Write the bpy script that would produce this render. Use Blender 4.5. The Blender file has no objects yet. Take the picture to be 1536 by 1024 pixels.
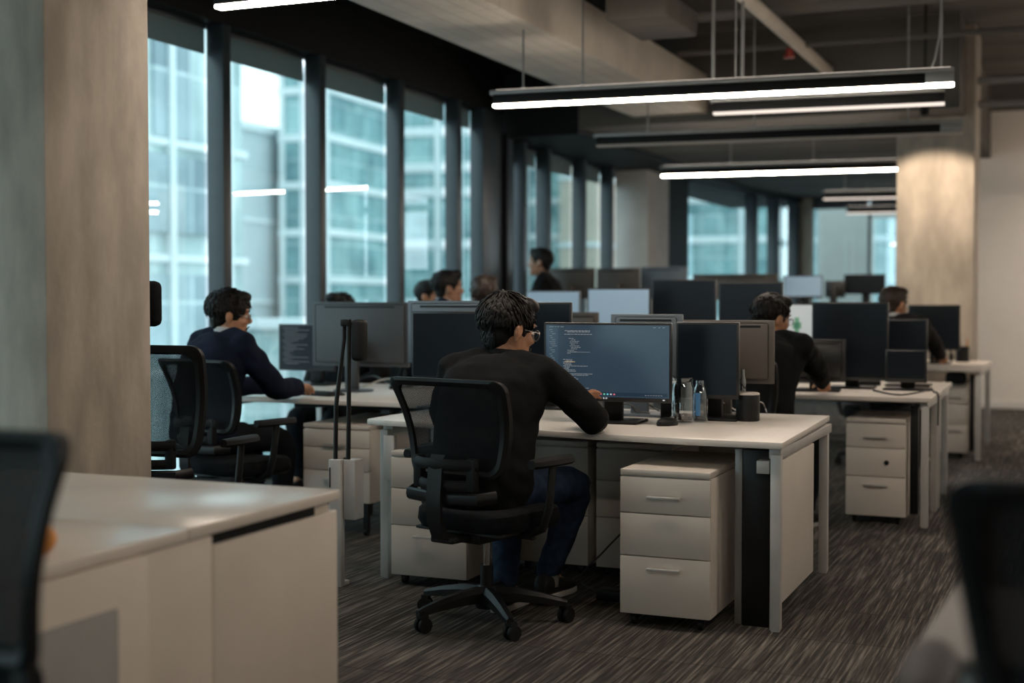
LAMP = 66.0; SKY = 2.7; DEBUG = False
import bpy, bmesh, math, random
from mathutils import Vector, Matrix, noise
R_ = random.Random(7)
PI = math.pi
SC = bpy.context.scene
COL = SC.collection
rad = math.radians

# ------------------------------------------------------------------ camera
FPX = 2000.0; CAM_Z = 1.27
YAW = math.atan((1615 - 768) / FPX); PITCH = math.atan(62 / FPX)
_cy, _sy, _cp, _sp = math.cos(YAW), math.sin(YAW), math.cos(PITCH), math.sin(PITCH)
_R = Vector((_cy, _sy, 0)); _F = Vector((-_sy * _cp, _cy * _cp, -_sp)); _U = Vector((-_sy * _sp, _cy * _sp, _cp))
def ray(px, py):
    return _R * ((px - 768) / FPX) + _U * (-(py - 512) / FPX) + _F
def atz(px, py, z):
    r = ray(px, py); return Vector((0, 0, CAM_Z)) + r * ((z - CAM_Z) / r.z)
def atY(px, py, Y):
    r = ray(px, py); return Vector((0, 0, CAM_Z)) + r * (Y / r.y)
cam = bpy.data.cameras.new('camera'); cam_o = bpy.data.objects.new('camera', cam); COL.objects.link(cam_o)
cam.sensor_width = 36; cam.lens = FPX / 1536 * 36; cam.clip_end = 600; cam.clip_start = .05
cam_o.location = (0, 0, CAM_Z); cam_o.rotation_euler = (PI / 2 - PITCH, 0, YAW)
cam.dof.use_dof = True; cam.dof.focus_distance = 5.35; cam.dof.aperture_fstop = 1.45
SC.camera = cam_o
SC.view_settings.view_transform = 'Standard'; SC.view_settings.look = 'None'
SC.view_settings.gamma = 1; SC.view_settings.use_curve_mapping = False
SC.view_settings.exposure = 0.0
SC.cycles.use_denoising = True
SC.cycles.max_bounces = 8; SC.cycles.transparent_max_bounces = 16
SC.cycles.sample_clamp_indirect = 4.0; SC.cycles.caustics_reflective = False; SC.cycles.caustics_refractive = False

# ------------------------------------------------------------------ materials
M = {}
def mat(name, col, rough=.5, metal=0, spec=.5, var=0, vscale=8, vstretch=(1, 1, 1), bump=0, bscale=60, emit=None, estr=0, coat=0, alpha=1, col2=None):
    m = bpy.data.materials.new(name); m.use_nodes = True
    nt = m.node_tree; b = nt.nodes['Principled BSDF']
    b.inputs['Base Color'].default_value = (*col, 1); b.inputs['Roughness'].default_value = rough
    b.inputs['Metallic'].default_value = metal; b.inputs['Specular IOR Level'].default_value = spec
    if coat: b.inputs['Coat Weight'].default_value = coat; b.inputs['Coat Roughness'].default_value = .15
    tc = nt.nodes.new('ShaderNodeTexCoord')
    if var or col2:
        mp = nt.nodes.new('ShaderNodeMapping'); mp.inputs['Scale'].default_value = vstretch
        nt.links.new(tc.outputs['Object'], mp.inputs['Vector'])
        n = nt.nodes.new('ShaderNodeTexNoise'); n.inputs['Scale'].default_value = vscale; n.inputs['Detail'].default_value = 5
        nt.links.new(mp.outputs[0], n.inputs['Vector'])
        r = nt.nodes.new('ShaderNodeValToRGB')
        c1 = [max(0, c * (1 - var)) for c in col]; c2 = col2 or [min(1, c * (1 + var)) for c in col]
        r.color_ramp.elements[0].color = (*c1, 1); r.color_ramp.elements[1].color = (*c2, 1)
        r.color_ramp.elements[0].position = .35; r.color_ramp.elements[1].position = .68
        nt.links.new(n.outputs['Fac'], r.inputs['Fac']); nt.links.new(r.outputs[0], b.inputs['Base Color'])
    if bump:
        n2 = nt.nodes.new('ShaderNodeTexNoise'); n2.inputs['Scale'].default_value = bscale; n2.inputs['Detail'].default_value = 3
        nt.links.new(tc.outputs['Object'], n2.inputs['Vector'])
        bp = nt.nodes.new('ShaderNodeBump'); bp.inputs['Strength'].default_value = bump; bp.inputs['Distance'].default_value = .004
        nt.links.new(n2.outputs['Fac'], bp.inputs['Height']); nt.links.new(bp.outputs[0], b.inputs['Normal'])
    if emit:
        b.inputs['Emission Color'].default_value = (*emit, 1); b.inputs['Emission Strength'].default_value = estr
    M[name] = m
    return m
mat('concrete', (.40, .35, .295), .85, var=.2, vscale=4.5, vstretch=(1.6, 1.6, .55), bump=.35, bscale=26)
mat('concrete_beam', (.66, .60, .53), .9, var=.07, vscale=4, bump=.3, bscale=30)
mat('concrete_pale', (.50, .48, .45), .9, var=.08, vscale=3, bump=.2)
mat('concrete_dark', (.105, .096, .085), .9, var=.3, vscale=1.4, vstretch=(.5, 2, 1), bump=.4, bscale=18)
mat('black_metal', (.007, .0075, .008), .6, spec=.15, var=.15)
mat('mullion', (.030, .042, .052), .42, var=.1, spec=.6)
mat('white_paint', (.76, .69, .63), .8, var=.04, vscale=2, bump=.1, bscale=90)
mat('white_laminate', (.62, .56, .50), .42, var=.03, vscale=5, bump=.03, bscale=240)
mat('desk_white', (.70, .645, .59), .36, var=.03, vscale=6, bump=.02, bscale=300)
mat('desk_white_in_shade', (.075, .067, .06), .5, var=.04)  # white desk top with the shade put into its colour
mat('credenza_top', (.66, .60, .54), .24, var=.02)
mat('credenza_white', (.64, .57, .50), .42, var=.04, vscale=4)
mat('silver', (.50, .48, .46), .42, metal=.15, var=.06)
mat('grey_metal', (.26, .26, .255), .45, metal=.4, var=.06)
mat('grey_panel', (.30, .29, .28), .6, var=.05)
mat('black_plastic', (.0085, .0088, .0095), .42, spec=.28, var=.2, bump=.08, bscale=180)
mat('soft_black', (.010, .010, .0105), .6, spec=.22, var=.2, bump=.15, bscale=220)
mat('seat_fabric', (.009, .0095, .011), .9, spec=.1, var=.25, vscale=30, bump=.4, bscale=300)
mat('chrome', (.55, .55, .56), .15, metal=1)
mat('monitor_back', (.055, .058, .062), .45, var=.06, vscale=3)
mat('monitor_back_blue', (.10, .125, .15), .45, var=.05, vscale=3)
mat('monitor_back_brown', (.085, .072, .062), .5, var=.06, vscale=3)
mat('bezel', (.014, .015, .017), .32, var=.1)
mat('screen_off', (.007, .0105, .0155), .3, spec=.22, var=.12, vscale=2)
mat('screen_light', (.2, .25, .3), .4, emit=(.33, .56, .76), estr=.26, var=.02)
mat('screen_white', (.3, .3, .3), .4, emit=(.62, .72, .74), estr=.36, var=.02)
mat('screen_green', (.1, .2, .12), .4, emit=(.12, .30, .20), estr=.4, var=.02)
mat('code_blue', (.02, .03, .045), .25, emit=(.085, .165, .25), estr=.20, var=.05)
mat('code_sidebar', (.02, .03, .045), .25, emit=(.095, .18, .26), estr=.27, var=.05)
mat('code_bar', (.02, .03, .045), .25, emit=(.02, .06, .12), estr=.25, var=.05)
mat('code_text', (.1, .1, .1), .4, emit=(.55, .62, .66), estr=.33, var=.02)
mat('code_dim', (.1, .1, .1), .4, emit=(.35, .45, .52), estr=.27, var=.02)
mat('code_orange', (.1, .1, .1), .4, emit=(.9, .6, .25), estr=.5, var=.02)
mat('icon_red', (.1, .02, .02), .4, emit=(.9, .2, .25), estr=.8, var=.02)
mat('icon_green', (.02, .1, .05), .4, emit=(.2, .85, .5), estr=.8, var=.02)
mat('icon_cyan', (.02, .1, .1), .4, emit=(.2, .75, .9), estr=.8, var=.02)
mat('icon_white', (.1, .1, .1), .4, emit=(.8, .85, .9), estr=.7, var=.02)
mat('term_text', (.05, .05, .05), .4, emit=(.25, .28, .30), estr=.25, var=.02)
mat('skin', (.42, .205, .115), .5, var=.10, vscale=22, bump=.08, bscale=260)
mat('skin_far', (.36, .19, .12), .55, var=.08, vscale=20)
mat('hair_black', (.0075, .006, .0055), .55, var=.35, vscale=60, spec=.25)
mat('hair_brown', (.028, .014, .008), .55, var=.3, vscale=60)
mat('beard', (.02, .014, .011), .8, var=.3, vscale=200)
mat('knit_black', (.0085, .0086, .0092), .92, spec=.13, var=.18, vscale=9, bump=.35, bscale=160)
mat('knit_navy', (.0085, .0115, .024), .92, spec=.1, var=.2, vscale=9, bump=.35, bscale=160)
mat('jacket_grey', (.022, .021, .021), .9, spec=.1, var=.2, vscale=9, bump=.3, bscale=160)
mat('jeans', (.016, .027, .050), .9, spec=.12, var=.35, vscale=26, bump=.4, bscale=260)
mat('trousers_black', (.008, .009, .011), .9, spec=.1, var=.2, vscale=14)
mat('collar_light', (.42, .42, .42), .8, var=.05)
mat('shoe_black', (.010, .0095, .0095), .6, spec=.25, var=.2)
mat('sole_grey', (.42, .39, .36), .7, var=.1)
mat('sock_grey', (.16, .145, .13), .9, var=.2, vscale=60)
mat('eye_white', (.7, .68, .65), .2)
mat('lens_rim', (.30, .29, .28), .3, metal=.6)
mat('cable_black', (.012, .012, .012), .5, var=.1)
mat('cable_white', (.5, .48, .45), .5, var=.1)
mat('orange', (.62, .25, .05), .5, var=.1, vscale=20)
mat('blue_pen_and_reflection', (.10, .30, .62), .4, var=.2, vscale=12)
mat('red_plastic', (.30, .03, .02), .5, var=.1)
mat('dark_liquid', (.09, .04, .02), .2, var=.3, vscale=20)
mat('asphalt', (.10, .105, .11), .9, var=.2, vscale=.3)
mat('paper', (.6, .57, .52), .8, var=.05)

def seams(name):
    m = M[name]; nt = m.node_tree; b = nt.nodes['Principled BSDF']; src = b.inputs['Base Color'].links[0].from_socket
    tc = nt.nodes.new('ShaderNodeTexCoord'); mp = nt.nodes.new('ShaderNodeMapping'); mp.inputs['Rotation'].default_value = (0, 0, PI / 2); nt.links.new(tc.outputs['Object'], mp.inputs[0])
    br = nt.nodes.new('ShaderNodeTexBrick'); br.inputs['Scale'].default_value = 1; br.inputs['Brick Width'].default_value = 2.44; br.inputs['Row Height'].default_value = .125; br.offset = .0
    br.inputs['Color1'].default_value = (.95, .95, .95, 1); br.inputs['Color2'].default_value = (1.04, 1.04, 1.04, 1); br.inputs['Mortar'].default_value = (.72, .72, .72, 1); br.inputs['Mortar Size'].default_value = .004
    nt.links.new(mp.outputs[0], br.inputs['Vector'])
    mu = nt.nodes.new('ShaderNodeMix'); mu.data_type = 'RGBA'; mu.blend_type = 'MULTIPLY'; mu.inputs[0].default_value = 1
    nt.links.new(src, mu.inputs[6]); nt.links.new(br.outputs[0], mu.inputs[7]); nt.links.new(mu.outputs[2], b.inputs['Base Color'])
seams('concrete_beam')
def wire_nodes(name):
    m = bpy.data.materials.new(name); m.use_nodes = True; nt = m.node_tree
    for n in list(nt.nodes): nt.nodes.remove(n)
    out = nt.nodes.new('ShaderNodeOutputMaterial'); M[name] = m
    return nt, out
def lamp_mat(name, col, st):
    nt, out = wire_nodes(name); e = nt.nodes.new('ShaderNodeEmission')
    e.inputs[0].default_value = (*col, 1); e.inputs[1].default_value = st
    nt.links.new(e.outputs[0], out.inputs[0])
lamp_mat('lamp_on', (1.0, .865, .725), LAMP)
lamp_mat('added_up_glow', (1.0, .87, .74), LAMP * .03)
lamp_mat('lamp_dim', (1.0, .86, .75), 1.1)
mat('lamp_off', (.42, .38, .34), .6, var=.03)

def glass_mat(name, tint, refl=.10, rough=0.0):
    nt, out = wire_nodes(name)
    t = nt.nodes.new('ShaderNodeBsdfTransparent'); t.inputs[0].default_value = (*[c ** .5 for c in tint], 1)
    g = nt.nodes.new('ShaderNodeBsdfGlossy'); g.inputs['Roughness'].default_value = rough; g.inputs[0].default_value = (.9, .97, 1, 1)
    fr = nt.nodes.new('ShaderNodeFresnel'); fr.inputs[0].default_value = 1.5
    mu = nt.nodes.new('ShaderNodeMath'); mu.operation = 'MULTIPLY'; mu.inputs[1].default_value = refl / .04; mu.use_clamp = True
    ge = nt.nodes.new('ShaderNodeNewGeometry'); iv = nt.nodes.new('ShaderNodeMath'); iv.operation = 'SUBTRACT'; iv.inputs[0].default_value = 1
    nt.links.new(ge.outputs['Backfacing'], iv.inputs[1]); m2 = nt.nodes.new('ShaderNodeMath'); m2.operation = 'MULTIPLY'
    nt.links.new(fr.outputs[0], m2.inputs[0]); nt.links.new(iv.outputs[0], m2.inputs[1]); nt.links.new(m2.outputs[0], mu.inputs[0])
    mx = nt.nodes.new('ShaderNodeMixShader'); nt.links.new(mu.outputs[0], mx.inputs[0])
    nt.links.new(t.outputs[0], mx.inputs[1]); nt.links.new(g.outputs[0], mx.inputs[2]); nt.links.new(mx.outputs[0], out.inputs[0])
glass_mat('window_glass', (.68, .83, .83), .055)
glass_mat('partition_glass', (.50, .66, .68), .06)
glass_mat('clear_glass', (.84, .86, .86), .24)
glass_mat('lens_glass', (.92, .93, .94), .05)

def blind_mat():
    nt, out = wire_nodes('blind_grey'); d = nt.nodes.new('ShaderNodeBsdfDiffuse'); d.inputs[0].default_value = (.26, .30, .30, 1)
    t = nt.nodes.new('ShaderNodeBsdfTranslucent'); t.inputs[0].default_value = (.24, .30, .30, 1); a = nt.nodes.new('ShaderNodeMixShader'); a.inputs[0].default_value = .5
    nt.links.new(d.outputs[0], a.inputs[1]); nt.links.new(t.outputs[0], a.inputs[2]); nt.links.new(a.outputs[0], out.inputs[0])
blind_mat()

def mesh_fabric(name, clear):
    nt, out = wire_nodes(name)
    tc = nt.nodes.new('ShaderNodeTexCoord'); sp = nt.nodes.new('ShaderNodeSeparateXYZ'); nt.links.new(tc.outputs['Object'], sp.inputs[0])
    def wave(sock, f):
        a = nt.nodes.new('ShaderNodeMath'); a.operation = 'MULTIPLY'; a.inputs[1].default_value = f; nt.links.new(sock, a.inputs[0])
        s = nt.nodes.new('ShaderNodeMath'); s.operation = 'SINE'; nt.links.new(a.outputs[0], s.inputs[0]); return s
    wx, wz = wave(sp.outputs[0], 2 * PI / .0075), wave(sp.outputs[2], 2 * PI / .0062)
    p = nt.nodes.new('ShaderNodeMath'); p.operation = 'MULTIPLY'; nt.links.new(wx.outputs[0], p.inputs[0]); nt.links.new(wz.outputs[0], p.inputs[1])
    gt = nt.nodes.new('ShaderNodeMath'); gt.operation = 'GREATER_THAN'; gt.inputs[1].default_value = .28; nt.links.new(p.outputs[0], gt.inputs[0])
    sc = nt.nodes.new('ShaderNodeMath'); sc.operation = 'MULTIPLY'; sc.inputs[1].default_value = clear; nt.links.new(gt.outputs[0], sc.inputs[0])
    b = nt.nodes.new('ShaderNodeBsdfPrincipled'); b.inputs['Base Color'].default_value = (.012, .013, .015, 1); b.inputs['Roughness'].default_value = .8; b.inputs['Specular IOR Level'].default_value = .12
    t = nt.nodes.new('ShaderNodeBsdfTransparent'); mx = nt.nodes.new('ShaderNodeMixShader')
    nt.links.new(sc.outputs[0], mx.inputs[0]); nt.links.new(b.outputs[0], mx.inputs[1]); nt.links.new(t.outputs[0], mx.inputs[2]); nt.links.new(mx.outputs[0], out.inputs[0])
mesh_fabric('chair_mesh', .55)
mesh_fabric('chair_mesh_dense', .16)

def carpet():
    m = mat('carpet', (.05, .045, .04), .95); nt = m.node_tree; b = nt.nodes['Principled BSDF']
    b.inputs['Specular IOR Level'].default_value = .15
    tc = nt.nodes.new('ShaderNodeTexCoord')
    def nz(sx, sy, det, lo, hi):
        mp = nt.nodes.new('ShaderNodeMapping'); mp.inputs['Scale'].default_value = (sx, sy, 1); nt.links.new(tc.outputs['Object'], mp.inputs[0])
        n = nt.nodes.new('ShaderNodeTexNoise'); n.inputs['Scale'].default_value = 1; n.inputs['Detail'].default_value = det; nt.links.new(mp.outputs[0], n.inputs['Vector'])
        r = nt.nodes.new('ShaderNodeMapRange'); r.inputs[1].default_value = lo; r.inputs[2].default_value = hi; nt.links.new(n.outputs['Fac'], r.inputs[0]); return r
    a = nz(80, 2.0, 3, .42, .64); c = nz(240, 5, 2, .38, .68)
    ad = nt.nodes.new('ShaderNodeMath'); ad.operation = 'MULTIPLY_ADD'; ad.inputs[1].default_value = .55; nt.links.new(a.outputs[0], ad.inputs[0])
    hf = nt.nodes.new('ShaderNodeMath'); hf.operation = 'MULTIPLY'; hf.inputs[1].default_value = .45; nt.links.new(c.outputs[0], hf.inputs[0]); nt.links.new(hf.outputs[0], ad.inputs[2])
    br = nt.nodes.new('ShaderNodeTexBrick'); br.inputs['Scale'].default_value = 1; br.inputs['Brick Width'].default_value = .5; br.inputs['Row Height'].default_value = .5
    br.inputs['Color1'].default_value = (.80, .80, .80, 1); br.inputs['Color2'].default_value = (1.1, 1.1, 1.1, 1); br.inputs['Mortar'].default_value = (.5, .5, .5, 1)
    br.inputs['Mortar Size'].default_value = .005; br.inputs['Mortar Smooth'].default_value = .6
    nt.links.new(tc.outputs['Object'], br.inputs['Vector'])
    r = nt.nodes.new('ShaderNodeValToRGB'); r.color_ramp.elements[0].color = (.028, .025, .023, 1); r.color_ramp.elements[1].color = (.215, .19, .166, 1)
    e = r.color_ramp.elements.new(.5); e.color = (.078, .069, .061, 1)
    r.color_ramp.elements[0].position = .1; r.color_ramp.elements[2].position = .92
    nt.links.new(ad.outputs[0], r.inputs[0])
    mu = nt.nodes.new('ShaderNodeMix'); mu.data_type = 'RGBA'; mu.blend_type = 'MULTIPLY'; mu.inputs[0].default_value = 1
    nt.links.new(r.outputs[0], mu.inputs[6]); nt.links.new(br.outputs[0], mu.inputs[7]); nt.links.new(mu.outputs[2], b.inputs['Base Color'])
    bp = nt.nodes.new('ShaderNodeBump'); bp.inputs['Strength'].default_value = .5; bp.inputs['Distance'].default_value = .004
    nt.links.new(ad.outputs[0], bp.inputs['Height']); nt.links.new(bp.outputs[0], b.inputs['Normal'])
carpet()

def facade(name, c1, c2, w, h, mortar, gap=.05, rough=.25):
    m = mat(name, c1, rough, spec=.6); nt = m.node_tree; b = nt.nodes['Principled BSDF']
    tc = nt.nodes.new('ShaderNodeTexCoord'); sp = nt.nodes.new('ShaderNodeSeparateXYZ'); nt.links.new(tc.outputs['Object'], sp.inputs[0])
    ad = nt.nodes.new('ShaderNodeMath'); ad.operation = 'ADD'; nt.links.new(sp.outputs[0], ad.inputs[0]); nt.links.new(sp.outputs[1], ad.inputs[1])
    cb = nt.nodes.new('ShaderNodeCombineXYZ'); nt.links.new(ad.outputs[0], cb.inputs[0]); nt.links.new(sp.outputs[2], cb.inputs[1])
    br = nt.nodes.new('ShaderNodeTexBrick'); br.offset = 0; br.inputs['Scale'].default_value = 1; br.inputs['Brick Width'].default_value = w; br.inputs['Row Height'].default_value = h
    br.inputs['Color1'].default_value = (*c1, 1); br.inputs['Color2'].default_value = (*c2, 1); br.inputs['Mortar'].default_value = (*mortar, 1); br.inputs['Mortar Size'].default_value = gap
    nt.links.new(cb.outputs[0], br.inputs['Vector'])
    n = nt.nodes.new('ShaderNodeTexNoise'); n.inputs['Scale'].default_value = .35; n.inputs['Detail'].default_value = 4; nt.links.new(tc.outputs['Object'], n.inputs['Vector'])
    r = nt.nodes.new('ShaderNodeValToRGB'); r.color_ramp.elements[0].color = (.55, .6, .62, 1); r.color_ramp.elements[1].color = (1.15, 1.12, 1.1, 1)
    r.color_ramp.elements[0].position = .35; r.color_ramp.elements[1].position = .65; nt.links.new(n.outputs['Fac'], r.inputs[0])
    mu = nt.nodes.new('ShaderNodeMix'); mu.data_type = 'RGBA'; mu.blend_type = 'MULTIPLY'; mu.inputs[0].default_value = 1
    nt.links.new(br.outputs[0], mu.inputs[6]); nt.links.new(r.outputs[0], mu.inputs[7]); nt.links.new(mu.outputs[2], b.inputs['Base Color'])
facade('facade_pale', (.34, .47, .47), (.52, .62, .62), 2.4, 3.3, (.62, .70, .70))
facade('facade_teal', (.17, .33, .35), (.28, .45, .46), 1.6, 1.9, (.5, .62, .63))
facade('facade_dark', (.20, .27, .31), (.40, .50, .53), 2.2, 3.3, (.6, .68, .7))
mat('facade_white', (.50, .56, .58), .7, var=.04, vscale=.2)
mat('spandrel', (.66, .71, .72), .6, var=.05, vscale=.5)
mat('facade_tan', (.52, .44, .36), .8, var=.1, vscale=.3)

# ------------------------------------------------------------------ mesh builder
class MB:
    def __init__(s): s.bm = bmesh.new()
    def _xf(s, vs, T):
        if T is not None:
            for v in vs: v.co = T @ v.co
    def box(s, x0, x1, y0, y1, z0, z1, bev=0, T=None, seg=2):
        t = bmesh.new(); bmesh.ops.create_cube(t, size=1)
        for v in t.verts:
            v.co = Vector((x0 if v.co.x < 0 else x1, y0 if v.co.y < 0 else y1, z0 if v.co.z < 0 else z1))
        if bev: bmesh.ops.bevel(t, geom=list(t.edges), offset=bev, segments=seg, affect='EDGES', profile=.5)
        s.merge(t, T); return s
    def merge(s, t, T=None):
        if T is not None: bmesh.ops.transform(t, matrix=T, verts=t.verts)
        me = bpy.data.meshes.new('tmp'); t.to_mesh(me); t.free(); s.bm.from_mesh(me); bpy.data.meshes.remove(me)
    def loft(s, rings, cap=True, closed=True, T=None):
        t = bmesh.new(); R = [[t.verts.new(p) for p in r] for r in rings]; n = len(R[0])
        for a, b in zip(R, R[1:]):
            for i in range(n if closed else n - 1):
                j = (i + 1) % n
                try: t.faces.new((a[i], a[j], b[j], b[i]))
                except ValueError: pass
        if cap and closed:
            t.faces.new(list(reversed(R[0]))); t.faces.new(R[-1])
        bmesh.ops.recalc_face_normals(t, faces=t.faces)
        s.merge(t, T); return s
    def tube(s, pts, r, n=8, T=None, cap=True, flat=None):
        pts = [Vector(p) for p in pts]; rs = r if isinstance(r, (list, tuple)) else [r] * len(pts)
        rings = []; up = None
        for i, p in enumerate(pts):
            d = (pts[min(i + 1, len(pts) - 1)] - pts[max(i - 1, 0)])
            d = d.normalized() if d.length > 1e-9 else Vector((0, 0, 1))
            if up is None:
                up = Vector((0, 0, 1)) if abs(d.z) < .9 else Vector((0, 1, 0))
            x = d.cross(up); x = x.normalized() if x.length > 1e-6 else d.orthogonal().normalized()
            up = x.cross(d).normalized()
            fx, fy = flat if flat else (1, 1)
            rings.append([p + (x * math.cos(2 * PI * k / n) * fx + up * math.sin(2 * PI * k / n) * fy) * rs[i] for k in range(n)])
        return s.loft(rings, cap, True, T)
    def cyl(s, c, r, h, n=20, T=None, r2=None):
        x, y, z = c; r2 = r if r2 is None else r2
        return s.loft([[Vector((x + q * math.cos(2 * PI * k / n), y + q * math.sin(2 * PI * k / n), zz)) for k in range(n)] for q, zz in ((r, z), (r2, z + h))], True, True, T)
    def lathe(s, prof, c=(0, 0, 0), n=24, T=None, cap=True):
        return s.loft([[Vector((c[0] + q * math.cos(2 * PI * k / n), c[1] + q * math.sin(2 * PI * k / n), c[2] + z)) for k in range(n)] for q, z in prof], cap, True, T)
    def ell(s, c, r, T=None, u=16, v=10):
        t = bmesh.new(); bmesh.ops.create_uvsphere(t, u_segments=u, v_segments=v, radius=1)
        for q in t.verts: q.co = Vector((q.co.x * r[0] + c[0], q.co.y * r[1] + c[1], q.co.z * r[2] + c[2]))
        s.merge(t, T); return s
    def prism(s, poly, z0, z1, bev=0, T=None):
        t = bmesh.new(); a = [t.verts.new((p[0], p[1], z0)) for p in poly]; b = [t.verts.new((p[0], p[1], z1)) for p in poly]
        n = len(poly); t.faces.new(list(reversed(a))); t.faces.new(b)
        for i in range(n): t.faces.new((a[i], a[(i + 1) % n], b[(i + 1) % n], b[i]))
        bmesh.ops.recalc_face_normals(t, faces=t.faces)
        if bev: bmesh.ops.bevel(t, geom=list(t.edges), offset=bev, segments=2, affect='EDGES', profile=.5)
        s.merge(t, T); return s
    def obj(s, name, m, parent=None, smooth=True, ang=38):
        me = bpy.data.meshes.new(name); s.bm.to_mesh(me); s.bm.free()
        return link_mesh(name, me, m, parent, smooth, ang)
def link_mesh(name, me, m, parent=None, smooth=True, ang=38):
    if smooth:
        me.polygons.foreach_set('use_smooth', [True] * len(me.polygons)); me.set_sharp_from_angle(angle=rad(ang))
    o = bpy.data.objects.new(name, me); COL.objects.link(o)
    o.data.materials.append(M[m] if isinstance(m, str) else m)
    if parent is not None: o.parent = parent
    return o
def voxel(bm, size, it=3, fac=.5):
    me = bpy.data.meshes.new('tmpv'); bm.to_mesh(me); bm.free()
    o = bpy.data.objects.new('tmpv', me); COL.objects.link(o)
    r = o.modifiers.new('r', 'REMESH'); r.mode = 'VOXEL'; r.voxel_size = size; r.adaptivity = 0
    if it: q = o.modifiers.new('s', 'SMOOTH'); q.factor = fac; q.iterations = it
    dg = bpy.context.evaluated_depsgraph_get(); dg.update()
    out = bpy.data.meshes.new_from_object(o.evaluated_get(dg))
    bpy.data.objects.remove(o); bpy.data.meshes.remove(me)
    return out
def tag(o, label=None, cat=None, group=None, kind=None):
    if label: o['label'] = label
    if cat: o['category'] = cat
    if group: o['group'] = group
    if kind: o['kind'] = kind
    return o
def thing(name, label, cat, loc=(0, 0, 0), rz=0, group=None):
    o = bpy.data.objects.new(name, None); COL.objects.link(o); o.empty_display_size = .1
    o.location = loc; o.rotation_euler = (0, 0, rz); return tag(o, label, cat, group)
def kids(o): return [c for c in bpy.data.objects if c.parent is o]
def copy_tree(o, parent=None):
    c = o.copy(); COL.objects.link(c)
    if parent is not None: c.parent = parent
    for ch in o.children: copy_tree(ch, c)
    return c
def dup(o, label, loc, rz, group=None):
    c = copy_tree(o); c.location = loc; c.rotation_euler = (0, 0, rz); c['label'] = label
    if group: c['group'] = group
    return c
def struct(mb, name, m, smooth=True, label=None):
    o = mb.obj(name, m, None, smooth); o['kind'] = 'structure'
    if label: o['label'] = label
    return o
# ------------------------------------------------------------------ setting
struct(MB().box(-5.6, 3.4, -3.2, 23, -.2, 0), 'floor', 'carpet', False)
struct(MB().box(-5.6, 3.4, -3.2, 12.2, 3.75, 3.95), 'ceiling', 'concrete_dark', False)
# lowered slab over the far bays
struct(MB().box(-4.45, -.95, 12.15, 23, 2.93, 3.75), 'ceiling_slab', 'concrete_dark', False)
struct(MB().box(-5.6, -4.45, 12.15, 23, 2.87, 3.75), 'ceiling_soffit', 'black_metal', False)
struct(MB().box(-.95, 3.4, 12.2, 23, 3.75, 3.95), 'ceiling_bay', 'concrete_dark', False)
# long pale concrete beam running along the windows
bm_ = MB().box(-3.9, -3.18, -3.2, 12.15, 3.0, 3.36, bev=.012)
struct(bm_, 'ceiling_beam', 'concrete_beam')
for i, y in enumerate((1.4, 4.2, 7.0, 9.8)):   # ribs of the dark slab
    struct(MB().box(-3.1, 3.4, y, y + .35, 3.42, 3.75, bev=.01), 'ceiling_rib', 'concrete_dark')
struct(MB().box(-5.6, -3.9, -3.2, 12.15, 3.52, 3.75), 'ceiling_bulkhead', 'black_metal', False)
struct(MB().box(-5.42, -5.2, -3.2, 12.08, 3.09, 3.52), 'wall_left', 'black_metal', False)
struct(MB().box(3.2, 3.4, -3.2, 23, 0, 3.75), 'wall_right', 'white_paint', False)
struct(MB().box(-3.1, 3.4, -3.4, -3.2, 0, 3.75), 'wall_back', 'white_paint', False)
struct(MB().box(-5.6, -3.1, -3.4, -3.2, 3.09, 3.75), 'wall_back_head', 'black_metal', False)
wb = struct(MB().box(-5.4, -3.1, -3.31, -3.29, .06, 3.09), 'window_60', 'window_glass', False)  # unseen rear window, added to bring daylight onto the near column
MB().box(-5.4, -3.1, -3.35, -3.25, 0, .06).obj('window_frame', 'mullion', wb)  # frame of the added rear window
struct(MB().box(-1.3, 3.2, 16.6, 16.8, 0, 3.47), 'wall_front', 'white_paint', False)
struct(MB().box(-1.3, 3.2, 16.45, 16.8, 3.47, 3.75), 'trim_1', 'concrete_dark', False)
struct(MB().box(-1.3, 3.2, 16.585, 16.6, 0, .1, bev=.003), 'baseboard_front', 'white_paint')
# columns
struct(MB().box(-3.95, -3.3, 3.64, 4.21, 0, 3.75, bev=.012), 'column', 'concrete')
struct(MB().box(-5.3, -4.87, 15.8, 16.7, 0, 2.93, bev=.01), 'column', 'concrete_pale')
struct(MB().box(-1.54, -.86, 12.7, 13.4, 0, 3.75, bev=.012), 'column', 'concrete')
# window wall: fins (thick black mullions), head and sill rails, panes and blinds
def fin(y0, y1, top, x0=-5.33, x1=-5.2, n=[0]):
    n[0] += 1
    struct(MB().box(x0, x1, y0, y1, 0, top, bev=.004), 'trim_%d' % (n[0] + 1), 'mullion')
def window(y0, y1, top, n=[0], blind=.19):
    n[0] += 1
    g = MB().box(-5.37, -5.355, y0, y1, .06, top)
    w = struct(g, 'window_%d' % n[0], 'window_glass', False)
    f = MB().box(-5.39, -5.33, y0, y1, top - .025, top + .01, bev=.003).box(-5.39, -5.30, y0, y1, 0, .07, bev=.003)
    f.obj('window_frame', 'mullion', w)
    if blind:
        MB().box(-5.35, -5.34, y0 + .01, y1 - .01, top - blind, top - .02).cyl((0, 0, 0), .001, .001, 6).obj('roller_blind', 'blind_grey', w)
edges = [-3.2, -2.0, -.8, .4, 1.6, 2.8, 3.98, 5.15, 6.27, 7.44, 8.66, 9.93, 11.06]
for y in edges: fin(y - .045, y + .045, 3.1)
for a, b in zip(edges, edges[1:]): window(a + .045, b - .045, 3.09)
window(11.105, 11.58, 3.09)
fin(11.58, 12.06, 3.1, -5.34, -5.2)
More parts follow.
